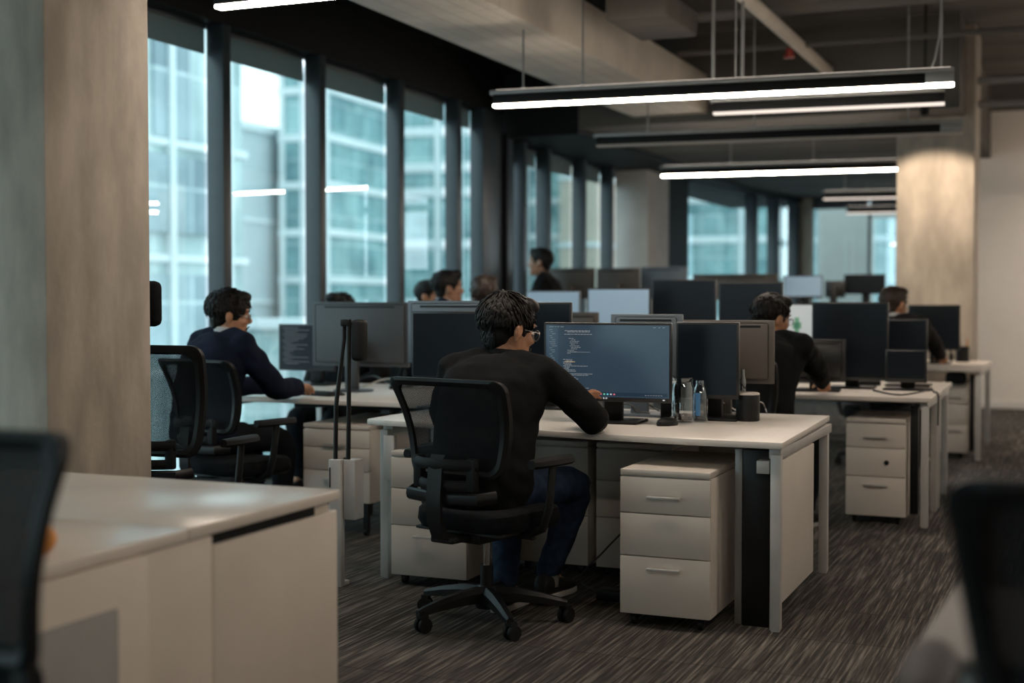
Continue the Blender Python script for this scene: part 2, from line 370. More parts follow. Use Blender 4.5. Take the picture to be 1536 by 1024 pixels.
struct(MB().box(-5.2, -5.16, 12.04, 12.10, 0, 2.9, bev=.004), 'trim_30', 'black_metal')
e2 = [12.10, 12.50, 13.20, 14.38, 15.34]
fin(12.12, 12.32, 2.88)
fin(12.55, 12.60, 2.88)
for a, b in ((12.32, 12.57), (12.62, 13.24), (13.30, 14.34), (14.42, 15.32), (15.40, 15.8)): window(a, b, 2.87)
for y in (12.59, 13.27, 14.38, 15.36): fin(y - .045, y + .045, 2.88, -5.33, -5.18)
# far facade, angled inwards, beyond the second column
A3, B3 = Vector((-4.87, 17.4, 0)), Vector((-4.22, 22.0, 0))
L3 = (B3 - A3).length; ang3 = math.atan2(B3.y - A3.y, B3.x - A3.x)
T3 = Matrix.Translation(A3) @ Matrix.Rotation(ang3, 4, 'Z')
struct(MB().box(-.75, .05, -.05, .1, 0, 2.93, T=T3), 'wall_angled', 'black_metal', False)
struct(MB().box(0, L3, -.1, .25, 2.86, 2.93, T=T3), 'trim_31', 'black_metal', False)
k = 6
for i, (a, b) in enumerate(((.05, 2.55), (2.62, 3.5), (3.6, 4.45))):
    w = struct(MB().box(a, b, .09, .105, .06, 2.86, T=T3), 'window_%d' % (40 + i), 'window_glass', False)
    MB().box(a, b, .06, .13, 0, .07, T=T3, bev=.003).obj('window_frame', 'mullion', w)
    struct(MB().box(b, b + .1, -.06, .12, 0, 2.87, T=T3, bev=.004), 'trim_%d' % (32 + i), 'mullion')
# glazed partition closing the far end
struct(MB().box(-4.22, -3.98, 21.9, 22.1, 0, 2.93), 'wall_far', 'concrete', False)
for i, (a, b) in enumerate(((-3.98, -3.1), (-3.06, -1.9), (-1.86, -.7))):
    w = struct(MB().box(a, b, 22.0, 22.012, .06, 2.75), 'window_%d' % (50 + i), 'partition_glass', False)
    MB().box(a, b, 21.97, 22.04, 2.75, 2.93).box(a, b, 21.97, 22.04, 0, .07).box(b, b + .04, 21.97, 22.04, 0, 2.75).obj('window_frame', 'mullion', w)
struct(MB().box(-4.4, -3.42, 24.8, 25, 0, 3).box(-3.42, -3.02, 24.8, 25, 0, .5).box(-3.42, -3.02, 24.8, 25, 2.75, 3).box(-3.02, -.7, 24.8, 25, 0, 3), 'wall_room_beyond', 'white_paint', False)
struct(MB().box(-4.4, .5, 22.05, 25, -.2, 0), 'floor_room_beyond', 'carpet', False)
# services under the slab
def pipe(name, label, cat, pts, r, m='grey_metal', clips=(), flat=None):
    o = MB().tube(pts, r, 10, flat=flat).obj(name, m); tag(o, label, cat)
    for c in clips: MB().box(c[0] - .02, c[0] + .02, c[1] - .012, c[1] + .012, c[2], c[2] + .04).tube([(c[0], c[1], c[2]), (c[0], c[1], c[3])], .004, 6).obj('hanger_rod', 'grey_metal', o)
    return o
p0, p1 = atz(1118, -4, 3.32), atz(1250, 114, 3.32)
pipe('ceiling_conduit', 'grey square conduit running lengthwise under the dark slab above the lit pendants', 'conduit', [p0 - (p1 - p0) * .6, p0, p1, p1 + (p1 - p0) * .04], .052, 'concrete_beam')
pipe('ceiling_conduit', 'upper grey service pipe crossing from the far column to the white wall', 'pipe', [(-.86, 13.0, 3.28), (3.1, 13.0, 3.28)], .035, 'grey_metal', [(0.3, 13, 3.3, 3.75), (1.6, 13, 3.3, 3.75)])
pipe('ceiling_conduit', 'lower grey service pipe crossing beneath its twin beside the far column', 'pipe', [(-.86, 13.1, 3.08), (3.1, 13.1, 3.08)], .035, 'grey_metal', [(0.2, 13.1, 3.1, 3.75), (1.7, 13.1, 3.1, 3.75)])
pipe('sprinkler_pipe', 'thin pipe with a red fitting crossing below the dark slab', 'pipe', [(-3.1, 10.9, 3.33), (2.4, 10.9, 3.33)], .022, 'concrete_dark')
q = atY(1184, 80, 10.9)
o = MB().cyl((q.x, 10.9, 3.255), .03, .055, 12).cyl((q.x, 10.9, 3.235), .045, .02, 12).obj('ceiling_sprinkler', 'red_plastic')
tag(o, 'small red sprinkler fitting under the thin ceiling pipe', 'sprinkler')
q0, q1 = atY(1024, 10, 9.0), atY(935, 45, 9.0)
b = MB().box(q1.x, q0.x, 8.6, 9.4, 3.16, 3.34, bev=.02)
for x in (q1.x + .06, q0.x - .06): b.cyl((x, 9.0, 3.34), .012, .41, 8)
o = b.obj('ceiling_duct', 'concrete_dark'); tag(o, 'dark boxed ventilation duct hung under the slab beside the pale beam', 'duct')
for px, lab in ((1070, 'thin vertical drop rod hanging from the dark slab behind the front pendant'), (1114, 'second thin drop rod, a little farther along the front pendant')):
    q = atY(px, 60, 8.9)
    o = MB().cyl((q.x, 8.9, 2.62), .012, 1.13, 8).cyl((q.x, 8.9, 3.7), .035, .05, 12).obj('drop_rod', 'grey_metal'); tag(o, lab, 'rod', 'drop rods')

# ------------------------------------------------------------------ pendant lamps
def pendant(label, x0, y0, x1, y1, lit='lamp_on', z=2.5, cable_dx=(.5,), ceil=3.75, endcap=True, slack=False):
    c = Vector(((x0 + x1) / 2, (y0 + y1) / 2, z)); d = Vector((x1 - x0, y1 - y0, 0)); L = d.length
    t = thing('pendant_lamp', label, 'lamp', c, math.atan2(d.y, d.x), 'linear pendant lamps over the desk rows')
    h = L / 2
    MB().box(-h, h - (.16 if endcap else 0), -.03, .03, .028, .088, bev=.004).obj('housing', 'black_metal', t)
    MB().box(-h, h, -.026, .026, .010, .03, bev=.006).obj('diffuser', lit, t)
    MB().box(-h - .02, h, -.035, .035, .09, .118, bev=.004).obj('mounting_rail', 'grey_metal', t)
    if lit != 'lamp_off': MB().box(-h + .02, h - .02, -.022, .022, .117, .121).obj('added_uplight', 'added_up_glow', t)  # glowing strip added on top of the rail to brighten the beam
    if endcap: MB().box(h - .16, h, -.034, .034, .03, .09, bev=.004).obj('end_cap', 'grey_metal', t)
    for s in cable_dx:
        x = s * h
        pts = [(x, 0, .118), (x, 0, .45), (x, 0, ceil - z)] if not slack else [(x - .03, 0, .118), (x - .025, 0, .16), (x + .01, 0, .3), (x + .02, 0, .5), (x + .0, 0, .8), (x, 0, ceil - z)]
        MB().tube(pts, .0065, 6).cyl((x, 0, .112), .018, .02, 10).obj('suspension_cable', 'grey_metal', t)
    return t
pendant('lit pendant lamp near the window columns, cut off by the top of the frame', -3.36, 4.74, -.62, 4.77, z=2.485, cable_dx=(-.7, .7))
pendant('long bright pendant lamp with the slack hanging cable at its end', -3.479, 7.918, -.672, 8.166, cable_dx=(-.58, -.86), ceil=3.75)
t1 = [o for o in bpy.data.objects if o.get('label', '').startswith('long bright')][0]
MB().tube([(1.28, 0, .118), (1.30, 0, .17), (1.325, 0, .3), (1.335, 0, .5), (1.325, 0, .8), (1.33, 0, 1.25)], .0065, 6).obj('suspension_cable', 'grey_metal', t1)
pendant('shorter lit pendant lamp just below and behind the long bright one', -2.262, 8.807, -.79, 8.928, 'lamp_dim', cable_dx=(-.8, .97), endcap=False)
pendant('unlit pendant lamp with a pale grey end box beside the far column', -3.611, 10.292, -.80, 10.53, 'lamp_off', cable_dx=(-.7, -.1, .72))
pendant('warm lit pendant lamp that ends at the pale concrete column', -3.869, 13.015, -1.58, 13.22, cable_dx=(-.4, .3), ceil=2.93, endcap=False)
pendant('far lit pendant lamp above the glass partition, upper of the last two', -2.908, 16.757, -1.2, 16.95, 'lamp_dim', cable_dx=(-.7, .7), ceil=2.93, endcap=False)
pendant('farthest lit pendant lamp, lower of the last two before the glass partition', -3.073, 19.631, -1.2, 19.83, 'lamp_dim', cable_dx=(-.7, .7), ceil=2.93, endcap=False)
pendant('lit pendant lamp overhead beside the camera', -.7, 1.5, 1.6, 1.5, cable_dx=(-.7, .7))
for y, lab in ((5.2, 'first added out-of-view pendant lamp across the aisle'), (9.0, 'second added out-of-view pendant lamp across the aisle'), (14.1, 'third added out-of-view pendant lamp across the aisle'), (15.5, 'last added out-of-view pendant lamp across the aisle before the white wall')):  # out-of-view lamps added to brighten the white wall and aisle floor
    pendant(lab, .75 if y < 14 else -.05, y, 3.0, y, cable_dx=(-.7, .7))
# small ceiling spot that washes the far column
t = thing('ceiling_spot_lamp', 'small black ceiling spot lamp aimed at the pale far column', 'spot lamp', (-1.2, 11.75, 2.86))
Ts = Matrix.Rotation(rad(30), 4, 'X')
MB().cyl((0, 0, -.02), .04, .13, 16, T=Ts).obj('housing', 'black_metal', t); MB().cyl((0, 0, .05), .008, .84, 8).obj('rod', 'black_metal', t)
sl = bpy.data.lights.new('spot', 'SPOT'); sl.energy = 115; sl.color = (1, .80, .60); sl.spot_size = rad(84); sl.spot_blend = .35; sl.shadow_soft_size = .05
so = bpy.data.objects.new('spot_light', sl); COL.objects.link(so); so.parent = t; so.location = (0, .02, -.03); so.rotation_euler = (rad(38), 0, 0)

# ------------------------------------------------------------------ street and buildings outside
struct(MB().box(-160, -5.8, -40, 190, -12.4, -12), 'ground_street', 'asphalt', False)
def building(label, loc, rz, w, d, h, fm, floors=(), fins=(), band=.35, windows=(), bandm='spandrel'):
    t = thing('street_building', label, 'building', loc, rz)
    MB().box(0, w, 0, d, 0, h).obj('facade', fm, t, False)
    for z in floors: MB().box(-.15, w + .15, -.15, d + .15, z, z + band, bev=.03).obj('spandrel', bandm, t)
    for f in fins:
        x, y, s = f; MB().box(x, x + s, y, y + s, 0, h).obj('facade_fin', bandm, t)
    for q in windows: MB().box(*q).obj('window_bay', 'facade_dark', t)
    MB().box(-.3, w + .3, -.3, d + .3, h, h + .5).obj('parapet', bandm, t)
    return t
# near block across the street: facade in the plane X=-24
building('pale glass office block directly across the street', (-44, 19.5, -12), 0, 20, 15.6, 34, 'facade_pale',
         [14.35, 17.65, 7.9, 11.1, 4.6], [(20, y, .22) for y in (1.2, 4.4, 7.6, 9.6, 11.8, 14.6)], .22,
         [(19.2, 20.12, 11.2, 12.9, 17.9, 21.6), (19.2, 20.15, 10.4, 14.4, 15.2, 17.4), (19.2, 20.12, 10.2, 14.2, 11.6, 14.0)])
# plain pale gable in the gap, low enough to leave bright sky over it
building('plain pale building under the patch of bright sky between the glass blocks', (-60, 74, -12), 0, 8.9, 10, 24.6, 'facade_white', [13, 18.5], [(3, -.2, .3), (6.4, -.2, .3)], .25,
         [(2.2, 4.6, -.1, .5, 14.5, 17.5), (5.0, 8.2, -.1, .5, 9, 12.2)])
building('narrow banded tower rising beside the pale gable', (-50.2, 78, -12), .06, 3.6, 10, 28.6, 'facade_teal', [8 + 3.2 * i for i in range(7)], [(0, -.2, .35), (1.6, -.2, .25), (3.3, -.2, .35)], .5)
building('wide teal glass block with pale floor bands', (-56.5, 96, -12), .16, 12.6, 14, 52, 'facade_teal', [2.4, 6.0, 9.0, 12.6, 17.4, 21.6, 23.6, 26.5, 30, 34, 38], [(8.6, -.2, .5), (10.6, -.2, .35)], .75)
building('low lower wing of offices at street level', (-46.6, 66, -12), .08, 16, 9, 11.6, 'facade_pale', [3.6, 7.4], [(4, -.2, .4), (9, -.2, .4), (13, -.2, .4)], .5)
building('narrow tan building beside the wide teal block', (-42.8, 112, -12), .0, 3.4, 12, 40, 'facade_tan', [6 + 6 * i for i in range(6)], [], .4)
building('tan building farther down the street', (-47, 128, -12), .1, 5, 12, 40, 'facade_tan', [6 + 4 * i for i in range(8)], [], .6)
building('slim teal tower left of the tan building down the street', (-56, 126, -12), .1, 8.2, 12, 44, 'facade_teal', [5 + 3.6 * i for i in range(9)], [(4, -.2, .4)], .6)
building('distant teal tower at the end of the street', (-33, 118, -12), .1, 8, 10, 40, 'facade_teal', [4 + 3.6 * i for i in range(9)], [(0, -.2, .4), (5, -.2, .4)], .6)
building('distant pale tower behind the end of the street', (-23.5, 122, -12), .0, 8, 9, 36, 'facade_pale', [4 + 3.6 * i for i in range(8)], [(0, -.2, .4), (4, -.2, .4)], .6)
# ------------------------------------------------------------------ sky
w = bpy.data.worlds.new('sky'); SC.world = w; w.use_nodes = True
bg = w.node_tree.nodes['Background']; bg.inputs[0].default_value = (.80, .93, 1.0, 1); bg.inputs[1].default_value = SKY
# ------------------------------------------------------------------ furniture
def pedestal(label, x0, x1, yf, yb, h=.60, handles=True, rz=0, group='white drawer pedestals', lock=None, pull='silver', z0=.045, splits=(.70, .405)):
    w, d = x1 - x0, yb - yf
    t = thing('drawer_pedestal', label, 'drawer unit', ((x0 + x1) / 2, yf, 0), rz, group)
    a = w / 2
    MB().box(-a, a, .018, d, z0, h - .026, bev=.002).obj('carcass', 'white_laminate', t)
    MB().box(-a, a, 0, d, h - .024, h, bev=.004).obj('top', 'white_laminate', t)
    zs = [h - .028, z0 + (h - z0) * splits[0], z0 + (h - z0) * splits[1], z0]
    for i in range(3):
        f = MB().box(-a, a, 0, .018, zs[i + 1] + .002, zs[i] - .002, bev=.002).obj('drawer', 'white_laminate', t)
        if handles and i != 1:
            zz = zs[i] - (.075 if i == 0 else .045)
            b = MB().box(-.066, .066, -.026, -.014, zz - .006, zz + .004, bev=.002)
            for s in (-.055, .055): b.box(s - .006, s + .006, -.02, .002, zz - .004, zz + .002)
            b.obj('handle', pull, f)
        if lock is not None and i == lock:
            MB().lathe([(.014, 0), (.014, .006), (.006, .009)], (0, 0, 0), 14, T=Matrix.Translation((.06, 0, (zs[i] + zs[i + 1]) / 2)) @ Matrix.Rotation(PI / 2, 4, 'X')).obj('lock', 'black_plastic', f)
    for sx in (-1, 1):
        for y in (.05, d - .05):
            MB().cyl((0, 0, -.009), .022, .018, 16, T=Matrix.Translation((sx * (a - .045), y, .022)) @ Matrix.Rotation(PI / 2, 4, 'Y')).box(sx * (a - .045) - .014, sx * (a - .045) + .014, y - .014, y + .014, .024, z0 + .004).obj('caster', 'black_plastic', t)
    return t
def desk(label, poly, legs, zt=.73, group='white office desks', rails=(), m='silver', panels=(), tray=None, leg=.04, topm='desk_white'):
    cx = sum(p[0] for p in poly) / len(poly); cy = sum(p[1] for p in poly) / len(poly)
    t = thing('office_desk', label, 'desk', (cx, cy, 0), 0, group)
    P = [(p[0] - cx, p[1] - cy) for p in poly]
    MB().prism(P, zt - .026, zt, bev=.004).obj('tabletop', topm, t)
    for x, y in legs:
        x -= cx; y -= cy; MB().box(x - leg / 2, x + leg / 2, y - leg / 2, y + leg / 2, .006, zt - .05, bev=.003).box(x - leg / 2 + .004, x + leg / 2 - .004, y - leg / 2 + .004, y + leg / 2 - .004, 0, .008).obj('leg', m, t)
    for (xa, ya, xb, yb) in rails:
        x0, x1 = sorted((xa - cx, xb - cx)); y0, y1 = sorted((ya - cy, yb - cy))
        MB().box(x0 - leg / 2, x1 + leg / 2, y0 - leg / 2, y1 + leg / 2, zt - .072, zt - .032, bev=.003).obj('rail', m, t)
    for nm, mm, b in panels:
        MB().box(b[0] - cx, b[1] - cx, b[2] - cy, b[3] - cy, b[4], b[5], bev=.003).obj(nm, mm, t)
    return t

# ---- task chair, facing +Y, hub on the floor at the origin
def chair(label, loc, rz, group='black mesh task chairs', back_h=1.0, tilt=.17, star=0.0, head=False, lumbar=True, meshm='chair_mesh', z0=.60):
    t = thing('task_chair', label, 'chair', loc, rz, group)
    b = MB().lathe([(.045, .06), (.05, .075), (.048, .13), (.032, .15)], n=18).obj('hub', 'black_plastic', t)
    for k in range(5):
        a = star + k * 2 * PI / 5; T = Matrix.Rotation(a, 4, 'Z')
        rings = []
        for r, z, wv, h in ((.03, .115, .030, .030), (.12, .112, .027, .026), (.22, .098, .022, .020), (.29, .084, .019, .015), (.318, .078, .014, .011)):
            rings.append([Vector((r, y, zz)) for y, zz in ((-wv, z - h), (-wv, z + h * .3), (-wv * .45, z + h), (wv * .45, z + h), (wv, z + h * .3), (wv, z - h))])
        lg = MB().loft(rings, T=T).obj('base_leg', 'black_plastic', t)
        ca = R_.uniform(0, 6)
        T2 = T @ Matrix.Translation((.305, 0, 0)) @ Matrix.Rotation(ca, 4, 'Z') @ Matrix.Translation((.012, 0, .03))
        w = MB()
        for s in (-1, 1): w.lathe([(.012, -.008), (.028, -.008), (.030, -.004), (.030, .004), (.028, .008), (.012, .008)], n=18, T=T2 @ Matrix.Translation((0, s * .015, 0)) @ Matrix.Rotation(PI / 2, 4, 'X'))
        w.box(-.02, .014, -.022, .022, .022, .042, bev=.006, T=T2).cyl((-.012, 0, .03), .008, .03, 8, T=T2)
        w.obj('caster', 'soft_black', lg)
    MB().cyl((0, 0, .12), .026, .11, 16).obj('gas_lift', 'black_plastic', t)
    MB().cyl((0, 0, .22), .015, .13, 14).obj('gas_piston', 'chrome', t)
    MB().box(-.10, .10, -.17, .10, .338, .380, bev=.014).box(-.055, .055, -.28, -.12, .352, .378, bev=.008).box(.08, .24, -.02, .0, .352, .364, bev=.004).obj('tilt_mechanism', 'black_plastic', t)
    # seat cushion: superellipse slab, waterfall front edge
    n = 40; rings = []
    for s, dz in ((.80, -.044), (.95, -.034), (1.0, -.012), (.985, .012), (.93, .026), (.75, .034), (.4, .033)):
        r = []
        for k in range(n):
            a = 2 * PI * k / n; c, q = math.cos(a), math.sin(a)
            x = .25 * s * math.copysign(abs(c) ** .55, c); y = .235 * s * math.copysign(abs(q) ** .6, q)
            z = .428 + dz - max(0, y - .12) ** 2 * 2.2 + .35 * x * x * (1 if dz > 0 else 0)
            r.append(Vector((x, y + .015, z)))
        rings.append(r)
    MB().loft(rings).obj('seat', 'seat_fabric', t)
    MB().box(-.21, .21, -.19, .2, .376, .392, bev=.012).obj('seat_shell', 'black_plastic', t)
    # backrest frame: rounded trapezoid in a tilted, slightly curved plane
    z1 = back_h; wb, wt = .215, .285
    def bp(u, v):      # u -1..1 across, v 0..1 up
        w = wb + (wt - wb) * v ** .8
        x = u * w; y = -.235 - tilt * (v ** 1.3) * (z1 - z0) * 1.2 + .05 * (u * u) + .035 * math.sin(v * PI)
        return Vector((x, y, z0 + (z1 - z0) * v))
    path = []
    cr = .13
    def corner(u, v, a0):
        for k in range(7):
            a = a0 + k * PI / 12; path.append((u + .17 * math.cos(a) * (1), v + .12 * math.sin(a)))
    corner(1 - .17, 1 - .12, 0); corner(-1 + .17, 1 - .12, PI / 2); 
    for k in range(1, 8): path.append((-1, .88 - (.76) * k / 8))
    corner(-1 + .17, .12, PI); corner(1 - .17, .12, 1.5 * PI)
    for k in range(1, 8): path.append((1, .12 + .76 * k / 8))
    fr = MB(); N = len(path)
    ctr = Vector((0, -.25, (z0 + z1) / 2)); rings = []
    for i, (u, v) in enumerate(path + path[:1]):
        p = bp(u, v); inn = bp(u * .86, .5 + (v - .5) * (.84 if v > .5 else .86))
        d = (inn - p); nrm = Vector((0, 1, 0))
        th = .019
        rings.append([p + nrm * th * .6, p - nrm * th * .6, p * .6 + inn * .4 - nrm * th, inn - nrm * th * .5, inn + nrm * th * .3, p * .6 + inn * .4 + nrm * th])
    f = fr.loft(rings, cap=False).obj('back_frame', 'black_plastic', t)
    g = MB(); rows = []
    for j in range(9):
        v = .07 + .86 * j / 8; rows.append([bp(u, v) + Vector((0, .004, 0)) for u in [-.9 + 1.8 * i / 10 for i in range(11)]])
    g.loft(rows, cap=False, closed=False).obj('back_mesh', meshm, f)
    if lumbar:
        lb = MB()
        for zz, hw, yo in ((.655, .155, -.035), (.575, .14, -.028)):
            lb.tube([(-hw, -.215 + yo, zz), (-hw * .5, -.262 + yo, zz), (0, -.275 + yo, zz), (hw * .5, -.262 + yo, zz), (hw, -.215 + yo, zz)], .02, 10, flat=(.55, 1.1))
        lb.box(-hw - .01, -hw + .03, -.27, -.235, .555, .68, bev=.008).box(hw - .03, hw + .01, -.27, -.235, .555, .68, bev=.008)
        lb.obj('lumbar_support', 'soft_black', t)
    # spine bracket from under the seat up to the lumbar bar
    rings = []
    for y, z, h in ((-.10, .360, .020), (-.22, .358, .020), (-.285, .378, .020), (-.318, .45, .018), (-.322, .54, .016), (-.312, .64, .014), (-.30, .685, .012)):
        rings.append([Vector((x, y + q * .7, z + q)) for x, q in ((-.034, -h * .5), (.034, -h * .5), (.034, h * .5), (-.034, h * .5))])
    MB().loft(rings).obj('spine_bracket', 'black_plastic', t)
    MB().tube([(-.20, -.20, .535), (-.17, -.27, .53), (0, -.30, .525), (.17, -.27, .53), (.20, -.20, .535)], .02, 8, flat=(.6, 1.2)).obj('back_yoke', 'black_plastic', t)
    # armrests
    for s in (-1, 1):
        am = MB().tube([(s * .16, -.02, .375), (s * .22, -.02, .372), (s * .285, -.02, .400), (s * .310, -.015, .48), (s * .313, -.005, .56), (s * .311, .01, .645)], [.016, .017, .018, .018, .017, .017], 10, flat=(1.15, .85)).obj('armrest', 'black_plastic', t)
        pr = []
        for y, wv in ((-.125, .018), (-.10, .034), (-.02, .042), (.06, .042), (.115, .034), (.135, .016)):
            pr.append([Vector((s * .308 + wv * cx_, y, .655 + cz_)) for cx_, cz_ in ((-1, -.004), (-.9, .012), (-.5, .019), (.5, .019), (.9, .012), (1, -.004), (.6, -.014), (-.6, -.014))])
        MB().loft(pr).obj('arm_pad', 'soft_black', am)
    if head:
        MB().box(-.14, .14, -.36, -.30, back_h + .08, back_h + .27, bev=.028, seg=3).obj('headrest', 'seat_fabric', t)
        MB().box(-.025, .025, -.345, -.32, back_h - .05, back_h + .14, bev=.006).obj('headrest_post', 'black_plastic', t)
    return t

# ---- monitor. local: stand foot at origin on the desk, screen faces -Y
def monitor(label, px, Y, back=False, zd=.73, screen='screen_off', body='bezel', group='monitors', yaw=0, foot=None, bez=.010, base='rect', tilt=0, name='monitor', stand=True):
    x0, y0, x1, y1 = px
    a, c = atY(x0, y0, Y), atY(x1, y1, Y)
    w = abs(c.x - a.x); zt = atY((x0 + x1) / 2, y0, Y).z; zb = atY((x0 + x1) / 2, y1, Y).z
    zb = max(zb, zd + .05)
    cx = (a.x + c.x) / 2
    t = thing(name, label, 'monitor', (cx, Y + (.10 if not back else -.10), zd), yaw + (PI if back else 0), group)
    h0, h1 = zb - zd, zt - zd; yo = -.10
    q = MB().box(-w / 2, w / 2, yo, yo + .020, h0, h1, bev=.004)
    q.box(-w / 2 + .025, w / 2 - .025, yo + .016, yo + .030, h0 + .02, h1 - .012, bev=.012)
    hs = q.obj('housing', body, t)
    MB().box(-w * .36, w * .36, yo + .028, yo + .0312, h1 - .034, h1 - .024).obj('vent_slot', 'black_plastic', hs)
    s = MB().box(-w / 2 + bez, w / 2 - bez, yo - .0012, yo + .002, h0 + bez * 1.9, h1 - bez).obj('screen', screen, t)
    if stand:
        MB().box(-.042, .042, .0, .030, .008, min(h1 - .08, h0 + .16), bev=.004).box(-.04, .04, yo + .03, .012, h0 + .05, h0 + .13, bev=.004).obj('stand_neck', body if body != 'bezel' else 'black_plastic', t)
        if base == 'rect': MB().box(-.135, .135, -.10, .10, 0, .012, bev=.004).obj('stand_base', 'black_plastic' if body == 'bezel' else body, t)
        else: MB().lathe([(.12, 0), (.12, .008), (.03, .014)], n=32).obj('stand_base', body, t)
    return t, (w, h0, h1, yo)
# ------------------------------------------------------------------ people (local: facing +Y, origin on the floor under the pelvis)
X_ = Vector((1, 0, 0)); Z_ = Vector((0, 0, 1)); Y_ = Vector((0, 1, 0))
def ring(c, x, y, a, b, n=22, p=2.4):
    out = []
    for k in range(n):
        t = 2 * PI * k / n; cc, ss = math.cos(t), math.sin(t)
        out.append(c + x * (a * math.copysign(abs(cc) ** (2 / p), cc)) + y * (b * math.copysign(abs(ss) ** (2 / p), ss)))
    return out
def ik(a, c, l1, l2, pole):
    d = c - a; L = min(d.length, (l1 + l2) * .995); u = d.normalized(); c = a + u * L
    k = (l1 * l1 - l2 * l2 + L * L) / (2 * L); h = math.sqrt(max(l1 * l1 - k * k, 0))
    p = pole - u * pole.dot(u); p.normalize()
    return a + u * k + p * h, c
def limb(mb, pts, rs, n=14, add=0.0):
    pts = [Vector(p) for p in pts]; P, Rr = [], []
    for i in range(len(pts) - 1):
        m = 6
        for k in range(m):
            t = k / m; P.append(pts[i].lerp(pts[i + 1], t)); Rr.append(rs[i] + (rs[i + 1] - rs[i]) * t + add)
    P.append(pts[-1]); Rr.append(rs[-1] + add)
    for _ in range(2):      # soften the bend at the joints
        P = [P[0]] + [(P[i - 1] + P[i] * 2 + P[i + 1]) / 4 for i in range(1, len(P) - 1)] + [P[-1]]
    mb.tube(P, Rr, n); mb.ell(P[0], (Rr[0],) * 3); mb.ell(P[-1], (Rr[-1],) * 3)
HEADS = [(-.120, .024, .040, .082), (-.108, .040, .015, .092), (-.085, .054, -.020, .094), (-.05, .063, -.062, .093), (-.01, .070, -.086, .092), (.03, .0745, -.096, .096),
         (.06, .0735, -.097, .093), (.09, .062, -.083, .078), (.108, .044, -.06, .052), (.119, .018, -.03, .02)]
def head_mesh(mb, T, detail=True):
    rings = []
    for z, wv, yb, yf in HEADS:
        c = Vector((0, (yb + yf) / 2, z)); rings.append(ring(c, X_, Y_, wv, (yf - yb) / 2, 22, 2.25))
    mb.loft(rings, T=T)
    # nose, brow, lips, cheeks, ears
    nz = [((0, .088, .022), .008, .008), ((0, .098, .0), .0095, .010), ((0, .109, -.020), .013, .012), ((0, .108, -.034), .017, .010), ((0, .09, -.042), .012, .006)]
    mb.loft([ring(Vector(c), X_, Y_, a, b, 12, 2) for c, a, b in nz], T=T)
    mb.ell((0, .086, .030), (.052, .012, .010), T=T)
    mb.ell((0, .088, -.066), (.024, .010, .006), T=T); mb.ell((0, .087, -.077), (.020, .010, .007), T=T)
    mb.ell((0, .08, -.105), (.022, .016, .014), T=T)
    for s in (-1, 1):
        mb.ell((s * .040, .068, -.03), (.024, .022, .022), T=T)
        E = T @ Matrix.Translation((s * .084, -.004, -.012)) @ Matrix.Rotation(s * rad(22), 4, 'Z') @ Matrix.Rotation(rad(-10), 4, 'X')
        mb.ell((0, 0, .004), (.010, .021, .032), T=E); mb.ell((0, .002, -.026), (.007, .010, .012), T=E)
        mb.tube([(s * .004, .014, -.012), (s * .007, .012, .015), (s * .008, -.004, .030), (s * .008, -.019, .016), (s * .006, -.014, -.012)], .0045, 8, T=E)
def hand_mesh(mb, T, side, curl=(.35, .5, .4), spread=1.0):
    mb.loft([ring(Vector((0, y, z)), X_, Z_, a, b, 16, 2.6) for y, z, a, b in ((-.02, 0, .026, .021), (.0, 0, .028, .020), (.03, .001, .036, .018), (.062, .003, .042, .016), (.088, .002, .041, .013), (.098, 0, .036, .008))], T=T)
    for i, (fx, L) in enumerate(((-.031, .066), (-.0105, .077), (.0105, .072), (.030, .056))):
        fx *= -side; p = Vector((fx, .088, .001)); a = .05; sp = fx * 1.6 * spread; pts = [Vector((fx * .9, .06, 0)), p]; rs = [.0095, .0093]
        for k, f in enumerate((.45, .30, .25)):
            a += curl[k] * (1 + .12 * (i - 1)); d = Vector((math.sin(sp) * math.cos(a), math.cos(sp) * math.cos(a), -math.sin(a)))
            p = p + d * L * f; pts.append(p); rs.append((.0088, .0082, .0066)[k])
        mb.tube(pts, rs, 10, T=T); mb.ell(pts[-1], (.0066,) * 3, T=T, u=10, v=6)
    tx = -side
    pts = [Vector((tx * .018, .012, -.004)), Vector((tx * .038, .038, -.012)), Vector((tx * .056, .064, -.020)), Vector((tx * .062, .088, -.028))]
    mb.tube(pts, [.013, .0125, .0102, .0078], 10, T=T); mb.ell(pts[-1], (.0078,) * 3, T=T, u=10, v=6)
def frame_T(o, fwd, up):
    f = fwd.normalized(); x = f.cross(up).normalized(); u = x.cross(f)
    return Matrix(((x.x, f.x, u.x, o.x), (x.y, f.y, u.y, o.y), (x.z, f.z, u.z, o.z), (0, 0, 0, 1)))
